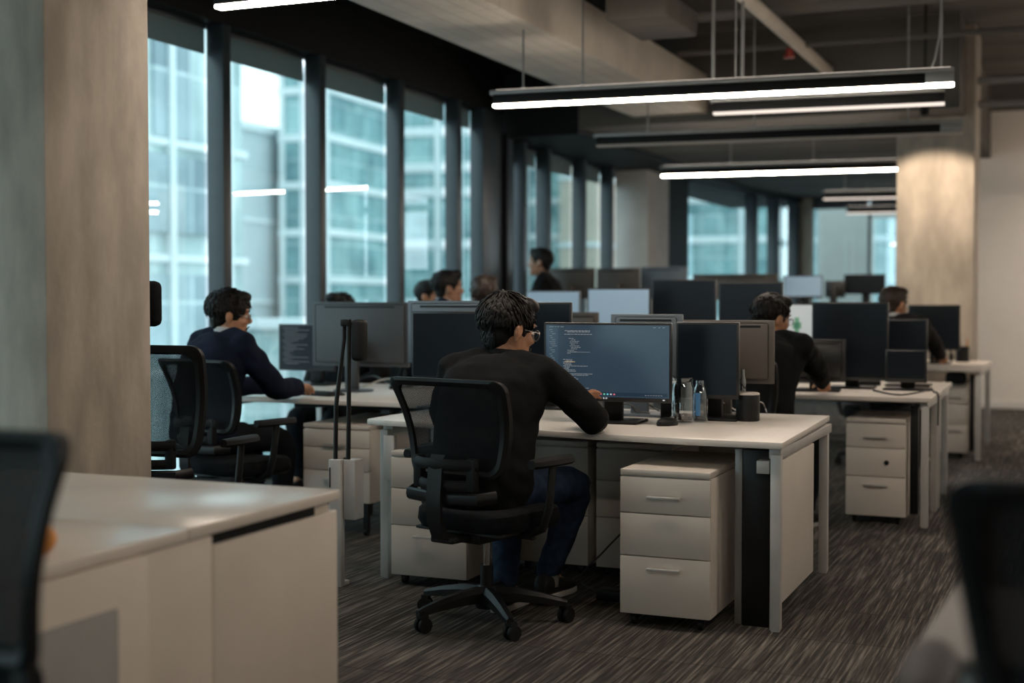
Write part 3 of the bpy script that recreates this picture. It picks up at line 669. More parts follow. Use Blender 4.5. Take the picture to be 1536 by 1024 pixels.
def hair_mesh(T, seed=1, locks=320, vol=1.0, name='hair', m='hair_black', parent=None, vx=.008, messy=1.0):
    rr = random.Random(seed)
    mb = MB(); C = Vector((0, -.018, .040)); rx, ry, rz_ = .0895 * vol, .1115 * vol, .096 * vol
    mb.ell(C, (rx, ry, rz_), u=28, v=18)
    mb.ell((0, -.046, -.022), (.067 * vol, .046 * vol, .070), u=20, v=14)
    for s in (-1, 1): mb.ell((s * .062, .010, .028), (.016, .040, .036)); mb.ell((s * .066, .036, -.002), (.009, .009, .026))
    mb.ell((.01, .055, .098), (.058, .048, .036))
    for v in mb.bm.verts:
        n = noise.noise(v.co * 22 + Vector((seed, 0, 0))) * .006 * messy + noise.noise(v.co * 55) * .002 * messy; d = (v.co - C).normalized(); v.co += d * n
    me = voxel(mb.bm, vx, 2)
    b2 = MB(); b2.bm.from_mesh(me); bpy.data.meshes.remove(me)
    for v in b2.bm.verts:
        n = noise.noise(Vector((v.co.x * 60, v.co.y * 30, v.co.z * 22)) + Vector((seed * 3, 0, 0))) * .0030 * messy
        v.co += (v.co - C).normalized() * n
    crown = Vector((.01, -.055, .125))
    for i in range(locks):
        u = rr.uniform(-.35, 1); a = rr.uniform(0, 2 * PI); s = math.sqrt(1 - u * u)
        d = Vector((s * math.cos(a), s * math.sin(a), u)); p = C + Vector((d.x * rx, d.y * ry, d.z * rz_))
        if p.y > .06 and p.z < .075: continue
        if abs(p.x) > .05 and p.y > -.04 and p.z < .028: continue
        if i % 4 == 0:
            d = Vector((math.sin(a * .5 - 1.57) * .9, -1, rr.uniform(-1.2, .3))).normalized(); p = Vector((0, -.046, -.022)) + Vector((d.x * .067 * vol, d.y * .046 * vol, d.z * .070))
        fl = (p - crown); fl = fl - d * fl.dot(d); fl = fl.normalized() if fl.length > 1e-4 else d.orthogonal()
        sd = d.cross(fl); fl = (fl + sd * rr.uniform(-.35, .35) * messy).normalized()
        L = rr.uniform(.022, .046); up = rr.uniform(.0, .006) * messy
        pts = [p - d * .006, p + fl * L * .35 + d * (.0015 + up * .4), p + fl * L * .7 + d * (.0005 + up * .7), p + fl * L + d * (up - L * .16)]
        b2.tube(pts, [.0036, .0042, .0032, .0006], 5, flat=(1.25, .6))
    bmesh.ops.transform(b2.bm, matrix=T, verts=b2.bm.verts)
    return b2.obj(name, m, parent, ang=60)
def glasses_mesh(T, parent):
    mb = MB()
    for s in (-1, 1):
        pts = [(s * (.034 + .024 * math.cos(a)), .108 - .10 * abs(.034 + .024 * math.cos(a)) ** 1.4 * 2.0, -.004 + .020 * math.sin(a)) for a in [2 * PI * k / 20 for k in range(21)]]
        mb.tube(pts, .0019, 6, T=T)
        mb.tube([(s * .058, .100, .002), (s * .068, .092, .004), (s * .076, .05, .004), (s * .079, .0, .006), (s * .077, -.012, -.004)], .0018, 6, T=T)
    mb.tube([(-.012, .109, .002), (0, .112, .006), (.012, .109, .002)], .0018, 6, T=T)
    g = mb.obj('glasses', 'lens_rim', parent)
    for s in (-1, 1): MB().ell((s * .034, .101, -.004), (.0225, .0016, .0185), T=T).obj('lens', 'lens_glass', g)
def shoe(T, parent):
    up = MB(); prof = ((-.075, .030, .055), (-.06, .036, .085), (-.02, .038, .088), (.03, .040, .070), (.08, .046, .052), (.13, .047, .042), (.165, .038, .034), (.185, .018, .026))
    up.loft([ring(Vector((0, y, .018 + h / 2)), X_, Z_, wv, h / 2 + .004, 16, 2.6) for y, wv, h in prof], T=T)
    s = up.obj('shoe', 'shoe_black', parent)
    pr = [(.038 * a, b) for a, b in ((-.7, -.08), (.7, -.08), (1.05, -.03), (1.15, .06), (1.25, .12), (1.0, .17), (.4, .196), (-.4, .196), (-1.0, .17), (-1.25, .12), (-1.15, .06), (-1.05, -.03))]
    MB().prism(pr, 0, .024, bev=.005, T=T).obj('sole', 'sole_grey', s)

def person(label, loc, deg, seat=.47, lean=.18, yaw=0, pitch=0, hands=None, feet=None, top='knit_black', legs='jeans', skin='skin', hair='hair_black', seed=1, voxs=.012, glasses=False,
           beard=False, collar=None, scale=1.0, standing=False, curl=.12, hvol=1.0, locks=260, elbow_out=(1, 1), wide=1.0, hs=1.0, handcurl=(.35, .5, .4), name='person', kneeout=(.5, .5), messy=1.0, hand_up=None, topname='sweater'):
    rz = rad(deg - 90); W = Matrix.Translation(Vector(loc)) @ Matrix.Rotation(rz, 4, 'Z') @ Matrix.Scale(scale, 4); Wi = W.inverted()
    loc3 = lambda p: Wi @ Vector(p)
    pel = Vector((0, 0, (seat + .09)))
    def dirv(a): return Vector((0, math.sin(a), math.cos(a)))
    def perp(a): return Vector((0, math.cos(a), -math.sin(a)))
    angs = [lean * .35, lean * .7, lean, lean * 1.25 + curl, lean * 1.5 + curl * 2]
    p = pel; S = [(p - dirv(angs[0]) * .07, .150, .100, angs[0]), (p, .172, .122, angs[0])]
    for L, a, b, an in ((.088, .174, .124, angs[0]), (.105, .172, .122, angs[1]), (.105, .180, .122, angs[2]), (.105, .196, .124, angs[3]), (.055, .190, .108, angs[3]), (.035, .140, .084, angs[4]), (.03, .085, .066, angs[4])):
        p = p + dirv(an) * L; S.append((p, a, b, an))
    S = [(c, w * wide, d * (1 + (wide - 1) * .5), a) for c, w, d, a in S]
    sh_c = S[6][0] + dirv(angs[3]) * .035; nb = S[-1][0]
    ncka = angs[4] * .9 + .10
    hc = nb + dirv(ncka) * (.060 + (hs - 1) * .25) + perp(ncka) * .018 + Vector((0, 0, .092))
    hT = Matrix.Translation(hc) @ Matrix.Rotation(rad(yaw), 4, 'Z') @ Matrix.Rotation(rad(pitch), 4, 'X') @ Matrix.Scale(hs, 4)
    sh = {}; el = {}; wr = {}; hip = {}; kn = {}; an_ = {}
    for s, key in ((1, 'R'), (-1, 'L')):
        sh[key] = sh_c + X_ * s * .186 * wide + perp(angs[3]) * .012
        tgt = loc3(hands[key]) if hands and hands.get(key) is not None else Vector((s * .17, .28, seat + .22))
        i = 0 if s > 0 else 1
        el[key], wr[key] = ik(sh[key], tgt, .30, .265, Vector((s * .55 * elbow_out[i], -.25, -1)))
        hip[key] = pel + X_ * s * .095 + Vector((0, 0, -.02))
        ft = loc3(feet[key]) if feet and feet.get(key) is not None else Vector((s * .12, .42 if not standing else .02, .09))
        i = 0 if s > 0 else 1
        kn[key], an_[key] = ik(hip[key], ft, .445, .43, Vector((s * kneeout[i] * .5, 1, 1.2 if not standing else .1)))
    def torso(mb, add, top_i=len(S)):
        mb.loft([ring(c, X_, perp(a), w + add * (1.0 if add < 0 else (2.2 - 1.2 * min(1, k / 5))), d + add * (1.0 if add < 0 else (2.4 - 1.2 * min(1, k / 5))), 24, 2.5) for k, (c, w, d, a) in enumerate(S[:top_i])])
        for s, key in ((1, 'R'), (-1, 'L')):   # deltoid and trapezius
            mb.ell(sh[key], (.062 + add,) * 3)
            mb.tube([sh[key] + Vector((0, 0, .028)), sh[key].lerp(nb, .5) + Vector((0, -.004, .030)), nb + Vector((s * .035, -.012, .012))], [.036 + add, .042 + add, .040 + add], 12)
    # body: one continuous mesh
    mb = MB(); torso(mb, -.008)
    mb.tube([nb - dirv(ncka) * .06, nb + dirv(ncka) * .04, hc + (hT.to_3x3() @ Vector((0, -.018, -.06)))], [.062, .055, .056], 16)
    head_mesh(mb, hT)
    for s, key in ((1, 'R'), (-1, 'L')):
        limb(mb, [sh[key], el[key], wr[key]], [.046, .038, .025], add=-.003)
        limb(mb, [hip[key], kn[key], an_[key]], [.080, .052, .036], add=-.006)
        fw = (wr[key] - el[key]).normalized(); f2 = Vector((fw.x, fw.y, fw.z * .35 - .04)).normalized()
        up = Vector((0, 0, 1)) if not hand_up or key not in hand_up else Vector(hand_up[key][0])
        if hand_up and key in hand_up: f2 = Vector(hand_up[key][1])
        hand_mesh(mb, frame_T(wr[key], f2, up), s, handcurl)
        limb(mb, [an_[key], an_[key] + Vector((0, .10, -.05))], [.034, .028])
    me = voxel(mb.bm, voxs, 2, .4)
    body = link_mesh(name, me, skin, None, True, 180)
    body.matrix_world = W; tag(body, label, 'person')
    # clothes
    mb = MB(); torso(mb, .012)
    for s, key in ((1, 'R'), (-1, 'L')):
        limb(mb, [sh[key], el[key], wr[key] - (wr[key] - el[key]).normalized() * .012], [.063, .056, .040], add=.007)
    mb.tube([nb - dirv(ncka) * .03, nb + dirv(ncka) * .018], [.078, .066], 18)
    cvs = voxel(mb.bm, max(.011, voxs * .9), 3)
    for v, nv in zip(cvs.vertices, [v.normal.copy() for v in cvs.vertices]):   # soft folds
        q = v.co.copy(); n = noise.noise(Vector((q.x * 9, q.y * 9, q.z * 16))) * .009 + noise.noise(Vector((q.x * 20 + q.z * 16, q.y * 20, q.z * 9))) * .005
        v.co = q + nv * n
    tp = link_mesh(topname, cvs, top, body, True, 180)
    if collar:
        c0 = nb + dirv(ncka) * .030
        MB().tube([c0 + Vector((.064 * math.cos(a), .058 * math.sin(a) + .004, .010 - .012 * math.sin(a))) for a in [2 * PI * k / 24 for k in range(25)]], .015, 8, flat=(.45, 1.7)).obj('collar', collar, tp)
    mb = MB()
    mb.loft([ring(c, X_, perp(a), w + .012, d + .012, 24, 2.5) for c, w, d, a in S[:2]])
    for key in 'RL':
        limb(mb, [hip[key], kn[key], an_[key] + Vector((0, 0, .03))], [.088, .066, .050], add=.004)
    tr = voxel(mb.bm, .013, 3)
    for v, nv in zip(tr.vertices, [v.normal.copy() for v in tr.vertices]):
        q = v.co.copy(); v.co = q + nv * (noise.noise(Vector((q.x * 12, q.y * 12, q.z * 20))) * .007)
    link_mesh('trousers', tr, legs, body, True, 180)
    for s, key in ((1, 'R'), (-1, 'L')):
        d = an_[key] - kn[key]; a = an_[key]
        yawf = math.atan2(-(kn[key].x - hip[key].x) * .6, 1)
        shoe(Matrix.Translation((a.x, a.y + .0, max(a.z - .095, 0))) @ Matrix.Rotation(yawf, 4, 'Z'), body)
        MB().tube([a + Vector((0, 0, -.045)), a + Vector((0, 0, .05))], [.041, .043], 14).obj('sock', 'sock_grey', body)
    hair_mesh(hT, seed, locks, hvol, m=hair, parent=body, vx=.008 if voxs < .01 else .010, messy=messy)
    for s in (-1, 1):
        e = MB().ell((s * .031, .0835, .0), (.0135, .0105, .0085), T=hT, u=14, v=8).obj('eye', 'eye_white', body)
        MB().ell((s * .031, .0925, .0), (.0058, .0022, .0058), T=hT, u=12, v=8).obj('iris', 'hair_black', e)
        MB().tube([(s * .014, .0985, .026), (s * .032, .0985, .032), (s * .052, .085, .026)], [.003, .0045, .002], 6, T=hT, flat=(1, .8)).obj('eyebrow', hair, body)
    if glasses: glasses_mesh(hT, body)
    if beard:
        b = MB()
        for z, wv, yb, yf in HEADS[:4]:
            pass
        rings = []
        for z, wv, yb, yf in HEADS[:3]:
            a0, a1 = rad(10), rad(170); c = Vector((0, (yb + yf) / 2, z)); r = []
            for g in (1.018, .93):
                rr = ring(c, X_, Y_, wv * g, (yf - yb) / 2 * g, 40, 2.25)[2:19]
                r += rr if g > 1 else list(reversed(rr))
            rings.append(r)
        b.loft(rings, T=hT)
        b.tube([(-.030, .090, -.072), (-.020, .101, -.056), (0, .105, -.053), (.020, .101, -.056), (.030, .090, -.072)], .0032, 6, T=hT)
        b.obj('beard', 'beard', body)
    return body, dict(W=W, head=W @ hc, el={k: W @ v for k, v in el.items()}, wr={k: W @ v for k, v in wr.items()}, kn={k: W @ v for k, v in kn.items()}, sh={k: W @ v for k, v in sh.items()}, an={k: W @ v for k, v in an_.items()}, nb=W @ nb)
def to_px(p):
    d = Vector(p) - Vector((0, 0, CAM_Z)); z = d.dot(_F); return round(768 + d.dot(_R) / z * FPX), round(512 - d.dot(_U) / z * FPX)
def report(n, J):
    if DEBUG: print('PX', n, 'head', to_px(J['head']), 'nb', to_px(J['nb']), 'sh', {k: to_px(v) for k, v in J['sh'].items()}, 'el', {k: to_px(v) for k, v in J['el'].items()}, 'wr', {k: to_px(v) for k, v in J['wr'].items()}, 'kn', {k: to_px(v) for k, v in J['kn'].items()}, 'an', {k: to_px(v) for k, v in J['an'].items()})
# ================================================================== the room's contents
# ---- desks
GD = 'white office desks'
desk('white desk in the middle of the room where the man in black codes', [(-2.97, 5.32), (-2.6, 5.245), (-2.2, 5.165), (-1.8, 5.09), (-1.4, 5.045), (-1.02, 5.036), (-1.06, 6.32), (-2.97, 6.32)],
     [(-1.05, 5.075), (-1.075, 6.26), (-2.90, 5.37), (-2.93, 6.27)],
     rails=[(-1.06, 5.12, -1.065, 6.24), (-2.9, 5.42, -2.91, 6.24), (-2.85, 5.72, -1.1, 5.72)], group=GD,
     panels=[('end_panel', 'white_laminate', (-1.06, -1.035, 5.11, 5.78, .10, .655)),
             ('cable_panel', 'black_plastic', (-1.19, -1.085, 5.115, 5.19, .0, .69)),
             ('cable_post', 'grey_metal', (-1.225, -1.195, 5.13, 5.19, .0, .69)),
             ('rail_block', 'silver', (-1.125, -1.075, 5.06, 5.11, .605, .655)),
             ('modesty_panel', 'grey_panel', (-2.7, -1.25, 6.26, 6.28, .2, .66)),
             ('front_bracket', 'silver', (-2.875, -2.822, 5.30, 5.33, .46, .66)),
             ('cable_tray', 'black_metal', (-2.6, -1.3, 5.95, 6.15, .635, .69))])
desk('white desk by the windows with the navy sweater man typing on it', [(-4.62, 6.27), (-3.08, 6.22), (-3.08, 7.6), (-4.62, 7.6)], [(-4.55, 6.35), (-3.13, 6.35), (-4.55, 7.53), (-3.13, 7.53)],
     rails=[(-4.55, 6.4, -4.55, 7.5), (-3.13, 6.4, -3.13, 7.5)], group=GD, panels=[('cable_tray', 'black_metal', (-4.4, -3.3, 6.97, 7.2, .62, .68))])
desk('white desk with the large dark monitor, second row beside the aisle', [(-3.0, 7.66), (-.735, 7.66), (-.74, 8.40), (-3.0, 8.40)], [(-2.95, 7.71), (-.77, 7.72), (-.78, 8.35), (-2.95, 8.35)],
     rails=[(-.78, 7.76, -.78, 8.33), (-2.95, 7.76, -2.95, 8.33), (-2.9, 8.2, -.85, 8.2)], group=GD, panels=[('cable_panel', 'black_plastic', (-.86, -.815, 7.80, 7.86, .06, .67))])
desk('white desk back to back with the second row aisle desk', [(-3.0, 8.44), (-.745, 8.44), (-.75, 9.2), (-3.0, 9.2)], [(-2.95, 8.49), (-.78, 8.50), (-.79, 9.14), (-2.95, 9.14)],
     rails=[(-.78, 8.55, -.78, 9.1), (-2.95, 8.55, -2.95, 9.1)], group=GD)
desk('farthest visible white desk end, with the pencil cup, near the pale column', [(-3.7, 11.1), (-.68, 11.09), (-.69, 12.58), (-3.7, 12.58)], [(-3.64, 11.15), (-.71, 11.14), (-.72, 12.52), (-3.64, 12.52)],
     rails=[(-.72, 11.2, -.72, 12.48), (-3.64, 11.2, -3.64, 12.48), (-3.6, 11.9, -.8, 11.9)], group=GD, panels=[('cable_panel', 'black_plastic', (-.79, -.755, 11.35, 11.45, .05, .67))])
desk('white desk next to the windows behind the banded row of heads', [(-4.3, 9.6), (-3.2, 9.6), (-3.2, 10.7), (-4.3, 10.7)], [(-4.24, 9.67), (-3.26, 9.67), (-4.24, 10.63), (-3.26, 10.63)], group=GD)
desk('tall standing desk at the back carrying a row of brown monitors', [(-4.3, 12.78), (-1.75, 12.78), (-1.75, 13.5), (-4.3, 13.5)], [(-4.2, 13.1), (-3.0, 13.1), (-1.82, 13.1)], zt=1.05, group=GD)
desk('tall desk at the far end before the glass partition', [(-3.8, 15.2), (-1.75, 15.2), (-1.75, 16.2), (-3.8, 16.2)], [(-3.7, 15.7), (-1.82, 15.7)], zt=.98, group=GD)

# ---- drawer pedestals
pedestal('white pedestal with two slim handles at the aisle end of the middle desk', -1.63, -1.272, 4.93, 5.62, h=.615, z0=.05)
pedestal('white pedestal behind the chair of the man in black', -2.81, -2.44, 5.25, 5.90, h=.60)
pedestal('white pedestal with a round lock under the navy sweater man\'s desk', -3.88, -3.47, 6.24, 6.95, h=.60, lock=1, z0=.18)
pedestal('white pedestal with a small lock at the aisle end of the second row', -1.205, -.875, 7.74, 8.3, h=.60, lock=1)
pedestal('white pedestal under the farthest desk end', -1.02, -.80, 11.22, 11.8, h=.60)
pedestal('shaded pedestal deep under the middle desk beside the jeans', -2.02, -1.66, 5.76, 6.22, h=.62, handles=False)
pedestal('shaded pedestal deep under the middle desk behind the gas lift', -2.42, -2.06, 5.76, 6.22, h=.62, handles=False)

# ---- credenza in front, left
t = thing('credenza', 'long white credenza at the front beside the concrete column', 'cabinet', (-1.93, 3.3, 0))
def cb(nm, x0, x1, y0, y1, z0, z1, m='credenza_white', bev=.004, par=None): return MB().box(x0, x1, y0, y1, z0, z1, bev=bev).obj(nm, m, par or t)
cb('carcass', -1.17, -.03, -1.28, -.01, .06, .69)
cb('plinth', -1.14, -.06, -1.25, -.04, 0, .06, 'black_metal')
cb('top', -1.2, .0, -.70, .0, .70, .73, 'credenza_top'); cb('top', -1.2, -.0, -1.32, -.704, .70, .73, 'credenza_top')
pn = cb('side_panel', -.03, -.006, -.60, -.006, .06, .672); cb('finger_pull', -.031, -.012, -.60, -.12, .673, .699, 'black_metal', 0)
cb('side_panel', -.03, -.006, -.86, -.603, .06, .697); cb('side_panel', -.03, .012, -1.31, -.870, .06, .697)
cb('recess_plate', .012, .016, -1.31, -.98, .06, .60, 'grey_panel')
o = MB().ell((0, 0, .034), (.036, .036, .034)).obj('stress_ball', 'orange'); o.location = (-2.02, 2.20, .73)
tag(o, 'small orange ball lying on the white credenza beside the blurred chair', 'ball')
# ---- desk front right
desk('white desk corner, darkened in colour for shade, at the bottom of the aisle beside the big blurred chair', [(-.23, 2.10), (1.7, 2.10), (1.7, 2.66), (-.205, 2.66)], [(-.16, 2.24), (1.64, 2.24), (-.16, 2.60), (1.64, 2.60)], group=GD, topm='desk_white_in_shade')

# ---- chairs
main_chair = chair('black task chair in the middle, with the man in black sweater sitting in it', (-2.13, 4.775, 0), rad(-14), star=rad(-50 + 14), back_h=.975, tilt=.16)
ch2 = dup(main_chair, 'black task chair under the man in navy beside the windows', (-4.0, 5.76, 0), rad(-14), 'black mesh task chairs')
dup(main_chair, 'black task chair of the bespectacled man in the second row', (-1.60, 7.04, 0), rad(-16))
dup(main_chair, 'black task chair of the brown haired man near the pale column', (-1.38, 10.42, 0), rad(-10))
chair('empty black chair with a headrest, half hidden by the concrete column', (-3.66, 4.86, 0), rad(2), head=True, back_h=1.08, tilt=.10, star=.3)
fgm = 'chair_mesh'
chair('blurred black chair back beside the white credenza', (-1.70, 1.42, 0), rad(178), back_h=1.065, tilt=.03, meshm='chair_mesh_dense', z0=.69)
chair('big blurred black chair back at the end of the aisle desk', (.125, 1.93, 0), rad(2), back_h=.932, tilt=.14, meshm='chair_mesh_dense').scale = (1, 1, 1.14)
for lab, x, y, a in (('chair hidden behind the monitors under the short dark haired man', -4.45, 8.92, -60), ('chair hidden behind the monitors under the brown haired person', -3.62, 8.02, 0),
                     ('chair by the windows under the person mostly hidden behind him', -4.93, 9.50, -90), ('chair of the person facing us behind the grey monitor back', -4.54, 8.0, 170)):
    dup(main_chair, lab, (x, y, 0), rad(a))

# ---- people
b, J = person('dark haired person in black sweater and jeans, coding at the bright screen', (-2.165, 4.79, 0), 86, wide=1.10, seat=.43, lean=.30, yaw=-33, pitch=-12, voxs=.006, glasses=True, seed=3,
    hands={'R': (-1.925, 5.28, .815), 'L': (-2.42, 5.35, .815)}, feet={'R': (-2.02, 5.17, .12), 'L': (-2.14, 4.98, .10)}, locks=1500, hvol=1.02, hs=1.10, curl=.10, kneeout=(1.5, .8), elbow_out=(2.7, 1.2), messy=.6, collar='knit_black', beard=True,
    handcurl=(.5, .7, .5), hand_up={'R': ((-.9, 0, .5), (-.1, .8, .35))}); report('A', J)
b, J = person('person in a navy sweater with glasses and a short beard, typing beside the windows', (-4.22, 5.80, 0), 72, seat=.47, lean=.20, yaw=-38, pitch=-6, voxs=.0065, glasses=True, beard=True, seed=5, top='knit_navy', legs='trousers_black',
    hands={'R': (-3.93, 6.27, .795), 'L': (-4.18, 6.36, .79)}, feet={'R': (-4.0, 6.2, .10), 'L': (-4.2, 6.25, .10)}, locks=900, hvol=1.06, collar='collar_light', elbow_out=(1.3, 1.0)); report('B', J)
b, J = person('person in a black sweater and glasses leaning on the second row desk', (-1.60, 7.10, 0), 76, wide=1.12, lean=.28, yaw=-30, pitch=-10, voxs=.011, glasses=True, seed=8, legs='trousers_black', hands={'R': (-1.34, 7.72, .80), 'L': (-1.85, 7.74, .80)}, locks=600, elbow_out=(4.5, .8), messy=.7); report('C', J)
b, J = person('person with brown hair in a dark grey jacket at the desk near the pale column', (-1.34, 10.46, 0), 78, wide=1.18, lean=.20, yaw=-24, pitch=-6, voxs=.012, seed=9, top='jacket_grey', topname='jacket', legs='trousers_black', hair='hair_brown', collar='collar_light',
    hands={'R': (-.98, 11.14, .79), 'L': (-1.5, 11.25, .77)}, locks=160, scale=1.04, elbow_out=(4, .8), messy=.5); report('D', J)
b, J = person('person standing by the far windows in black, turned sideways', (-4.50, 11.55, 0), 196, seat=.84, standing=True, lean=.05, yaw=0, voxs=.012, seed=12, legs='trousers_black', locks=140, scale=1.02,
    hands={'R': (-4.80, 11.75, 1.20), 'L': (-4.85, 11.25, 1.15)}, messy=.6, skin='skin_far'); report('E', J)
b, J = person('person with short black hair and a pale collar, sideways behind the row of monitors', (-4.45, 8.92, 0), 32, seat=.57, lean=.12, voxs=.012, seed=14, legs='trousers_black', top='knit_navy', collar='collar_light', locks=140, messy=.4, scale=1.04, skin='skin_far'); report('F', J)
b, J = person('person of whom only the brown hair shows above the monitors', (-3.65, 8.02, 0), 92, seat=.57, lean=.14, voxs=.014, seed=15, legs='trousers_black', hair='hair_brown', locks=140, messy=.6); report('G1', J)
b, J = person('person of whom a dark patch of hair shows behind the man with the pale collar', (-4.93, 9.50, 0), 0, seat=.61, lean=.22, voxs=.014, seed=16, legs='trousers_black', locks=120, messy=.6, scale=.98); report('G2', J)
b, J = person('person of whom the top of black hair shows above the grey monitor back', (-4.55, 7.98, 0), -100, seat=.46, lean=.16, voxs=.014, seed=17, legs='trousers_black', locks=120, messy=.4, scale=1.0); report('G3', J)

# ---- monitors
GM = 'office monitors'
t, (w_, h0, h1, yo) = monitor('monitor with lines of code on a blue screen before the man in black', (816, 484, 1005, 602), 5.50, screen='code_blue', group=GM, yaw=rad(2))
scr = [c for c in t.children if c.name.startswith('screen')][0]
def on_screen(nm, m, rects, par=scr, dz=.0016, w=w_, h0=h0, h1=h1):
    q = MB()
    for u0, v0, u1, v1 in rects: q.box(-w / 2 + u0 * w, -w / 2 + u1 * w, yo - .0012 - dz, yo - .0008, h1 - v1 * (h1 - h0), h1 - v0 * (h1 - h0))
    return q.obj(nm, m, par, False)
on_screen('screen_sidebar', 'code_sidebar', [(.03, .04, .115, .88)], dz=.0003)
on_screen('screen_taskbar', 'code_bar', [(.03, .882, .97, .925)], dz=.0003)
rr = random.Random(4)
side = []
for i in range(30):
    v = .09 + i * .026; side.append((.045 + .01 * (i % 3), v, .045 + .01 * (i % 3) + rr.uniform(.015, .05), v + .006))
on_screen('menu_text', 'code_dim', [(.045, .05, .08, .058), (.09, .05, .10, .058), (.11, .05, .125, .058), (.135, .05, .16, .058), (.86, .055, .88, .062), (.90, .055, .915, .062), (.93, .055, .95, .062)] + side)
code = []
for v, u0, u1 in ((.10, .17, .37), (.115, .19, .37), (.145, .165, .385)):
    x = u0
    while x < u1: L = rr.uniform(.008, .03); code.append((x, v, min(x + L, u1), v + .008)); x += L + .006
for i in range(11):
    v = .20 + i * .019; u = .19 + .01 * rr.randint(0, 3); x = u; e = u + rr.uniform(.02, .08)
    while x < e: L = rr.uniform(.008, .02); code.append((x, v, x + L, v + .006)); x += L + .005
code.append((.19, .375, .37, .379))
for i in range(24):
    v = .47 + i * .0165; u = .145 + .012 * rr.choice((0, 1, 2, 2, 3)); x = u; e = u + (rr.uniform(.16, .24) if i in (5, 11, 12, 22) else rr.uniform(.02, .09))
    while x < e: L = rr.uniform(.008, .024); code.append((x, v, x + L, v + .007)); x += L + .005
on_screen('code_text', 'code_text', code)
on_screen('highlight_text', 'code_orange', [(.17, .498, .20, .506), (.205, .498, .25, .506)])
for i, mm in enumerate(('icon_white', 'icon_red', 'icon_green', 'icon_cyan', 'icon_white', 'icon_red')):
    on_screen('taskbar_icon', mm, [(.425 + i * .026, .898, .437 + i * .026, .915)])
on_screen('tray_text', 'code_text', [(.80 + i * .02, .908, .811 + i * .02, .914) for i in range(7)] + [(.23 + i * .02, .895, .238 + i * .02, .91) for i in range(4)])
on_screen('bezel_mark', 'icon_white', [(.475, .948, .482, .966), (.487, .962, .489, .966), (.494, .948, .505, .952), (.494, .956, .505, .959), (.494, .963, .505, .966), (.502, .948, .505, .966), (.935, .958, .95, .972)])
monitor('tall dark monitor beside the bright screen, behind the glass jar', (1014, 483, 1108, 598), 5.82, group=GM)
monitor('dark switched-off monitor directly behind the left shoulder of the man in black', (617, 467, 792, 571), 5.66, group=GM)
monitor('grey-blue monitor back peeking over the dark monitor behind the man in black', (614, 451, 762, 545), 6.12, True, body='monitor_back_blue', group=GM)
monitor('dark monitor just past the hair of the man in black', (768, 453, 857, 545), 6.10, group=GM)
monitor('grey-blue monitor back with a vent slot above the bright code screen', (918, 471, 1025, 570), 6.10, True, body='monitor_back_blue', group=GM)
monitor('brown-grey monitor back with a vent slot behind the small bottle', (1026, 480, 1162, 574), 6.22, True, body='monitor_back_brown', group=GM)
monitor('large grey monitor back facing us on the desk by the windows', (471, 453, 616, 549), 7.02, True, body='monitor_back', group=GM, base='round')
t, (w2, a0, a1, yo2) = monitor('dark terminal monitor in front of the man in navy', (417, 486, 505, 556), 7.25, group=GM, yaw=rad(-4))
s2 = [c for c in t.children if c.name.startswith('screen')][0]
on_screen('terminal_text', 'term_text', [(.08 + .02 * (i % 3), .08 + i * .045, .08 + .02 * (i % 3) + rr.uniform(.1, .5), .09 + i * .045) for i in range(18)], par=s2, w=w2, h0=a0, h1=a1)
monitor('large dark monitor in the second row at the aisle', (1218, 453, 1332, 570), 8.26, group=GM)
monitor('small thick black monitor back beside the elbow of the man in glasses', (1190, 508, 1271, 573), 8.1, True, body='bezel', group=GM, yaw=rad(6))
monitor('small square black display, lower of two at the end of the second row', (1328, 524, 1390, 579), 8.22, group=GM, bez=.012)
monitor('small square black display, upper of two at the end of the second row', (1331, 478, 1391, 535), 8.62, group=GM, bez=.012)
t, (w3, a0, a1, yo3) = monitor('white lit screen with a green picture beside the face of the man in glasses', (1162, 455, 1246, 525), 8.75, screen='screen_white', group=GM)
s3 = [c for c in t.children if c.name.startswith('screen')][0]
on_screen('screen_picture', 'screen_green', [(.36, .30, .44, .62), (.33, .40, .48, .54)], par=s3, w=w3, h0=a0, h1=a1)
monitor('pale blue lit screen, brighter of two past the hair of the man in black', (881, 432, 975, 510), 8.75, screen='screen_light', group=GM)
monitor('dim pale blue screen under the standing person', (789, 436, 870, 510), 8.9, screen='screen_light', group=GM, body='monitor_back_blue')  # sky reflection painted in as screen glow
monitor('tall black monitor next to the pale blue screen', (978, 419, 1074, 520), 9.0, group=GM)
monitor('tall dark blue monitor beside the head of the man in glasses', (1078, 423, 1174, 520), 9.0, group=GM)
monitor('low brown monitor back between the pale blue screen and the bright code screen', (852, 468, 899, 520), 8.0, True, body='monitor_back_brown', group=GM)
monitor('brown monitor back beside the standing person', (820, 402, 893, 448), 13.05, True, zd=1.05, body='monitor_back_brown', group=GM)
monitor('brown monitor back, second from the standing person', (896, 402, 960, 448), 13.05, True, zd=1.05, body='monitor_back_brown', group=GM)
monitor('grey-blue monitor back in front of the farther concrete column', (962, 400, 1032, 448), 13.2, True, zd=1.05, body='monitor_back_blue', group=GM)
monitor('wide brown monitor back under the far windows', (1040, 411, 1166, 450), 13.0, True, zd=1.05, body='monitor_back_brown', group=GM)
monitor('pale blue lit screen far away before the glass partition', (1176, 413, 1234, 447), 13.15, zd=1.05, screen='screen_light', group=GM)
monitor('small dark monitor far away beside the pale blue far screen', (1238, 421, 1268, 446), 15.4, True, zd=.98, body='bezel', group=GM)
monitor('black monitor far away in front of the glass partition', (1266, 411, 1328, 441), 15.5, zd=.98, group=GM)
monitor('dark monitor of the brown haired man in front of the pale column', (1362, 457, 1440, 525), 11.75, group=GM)

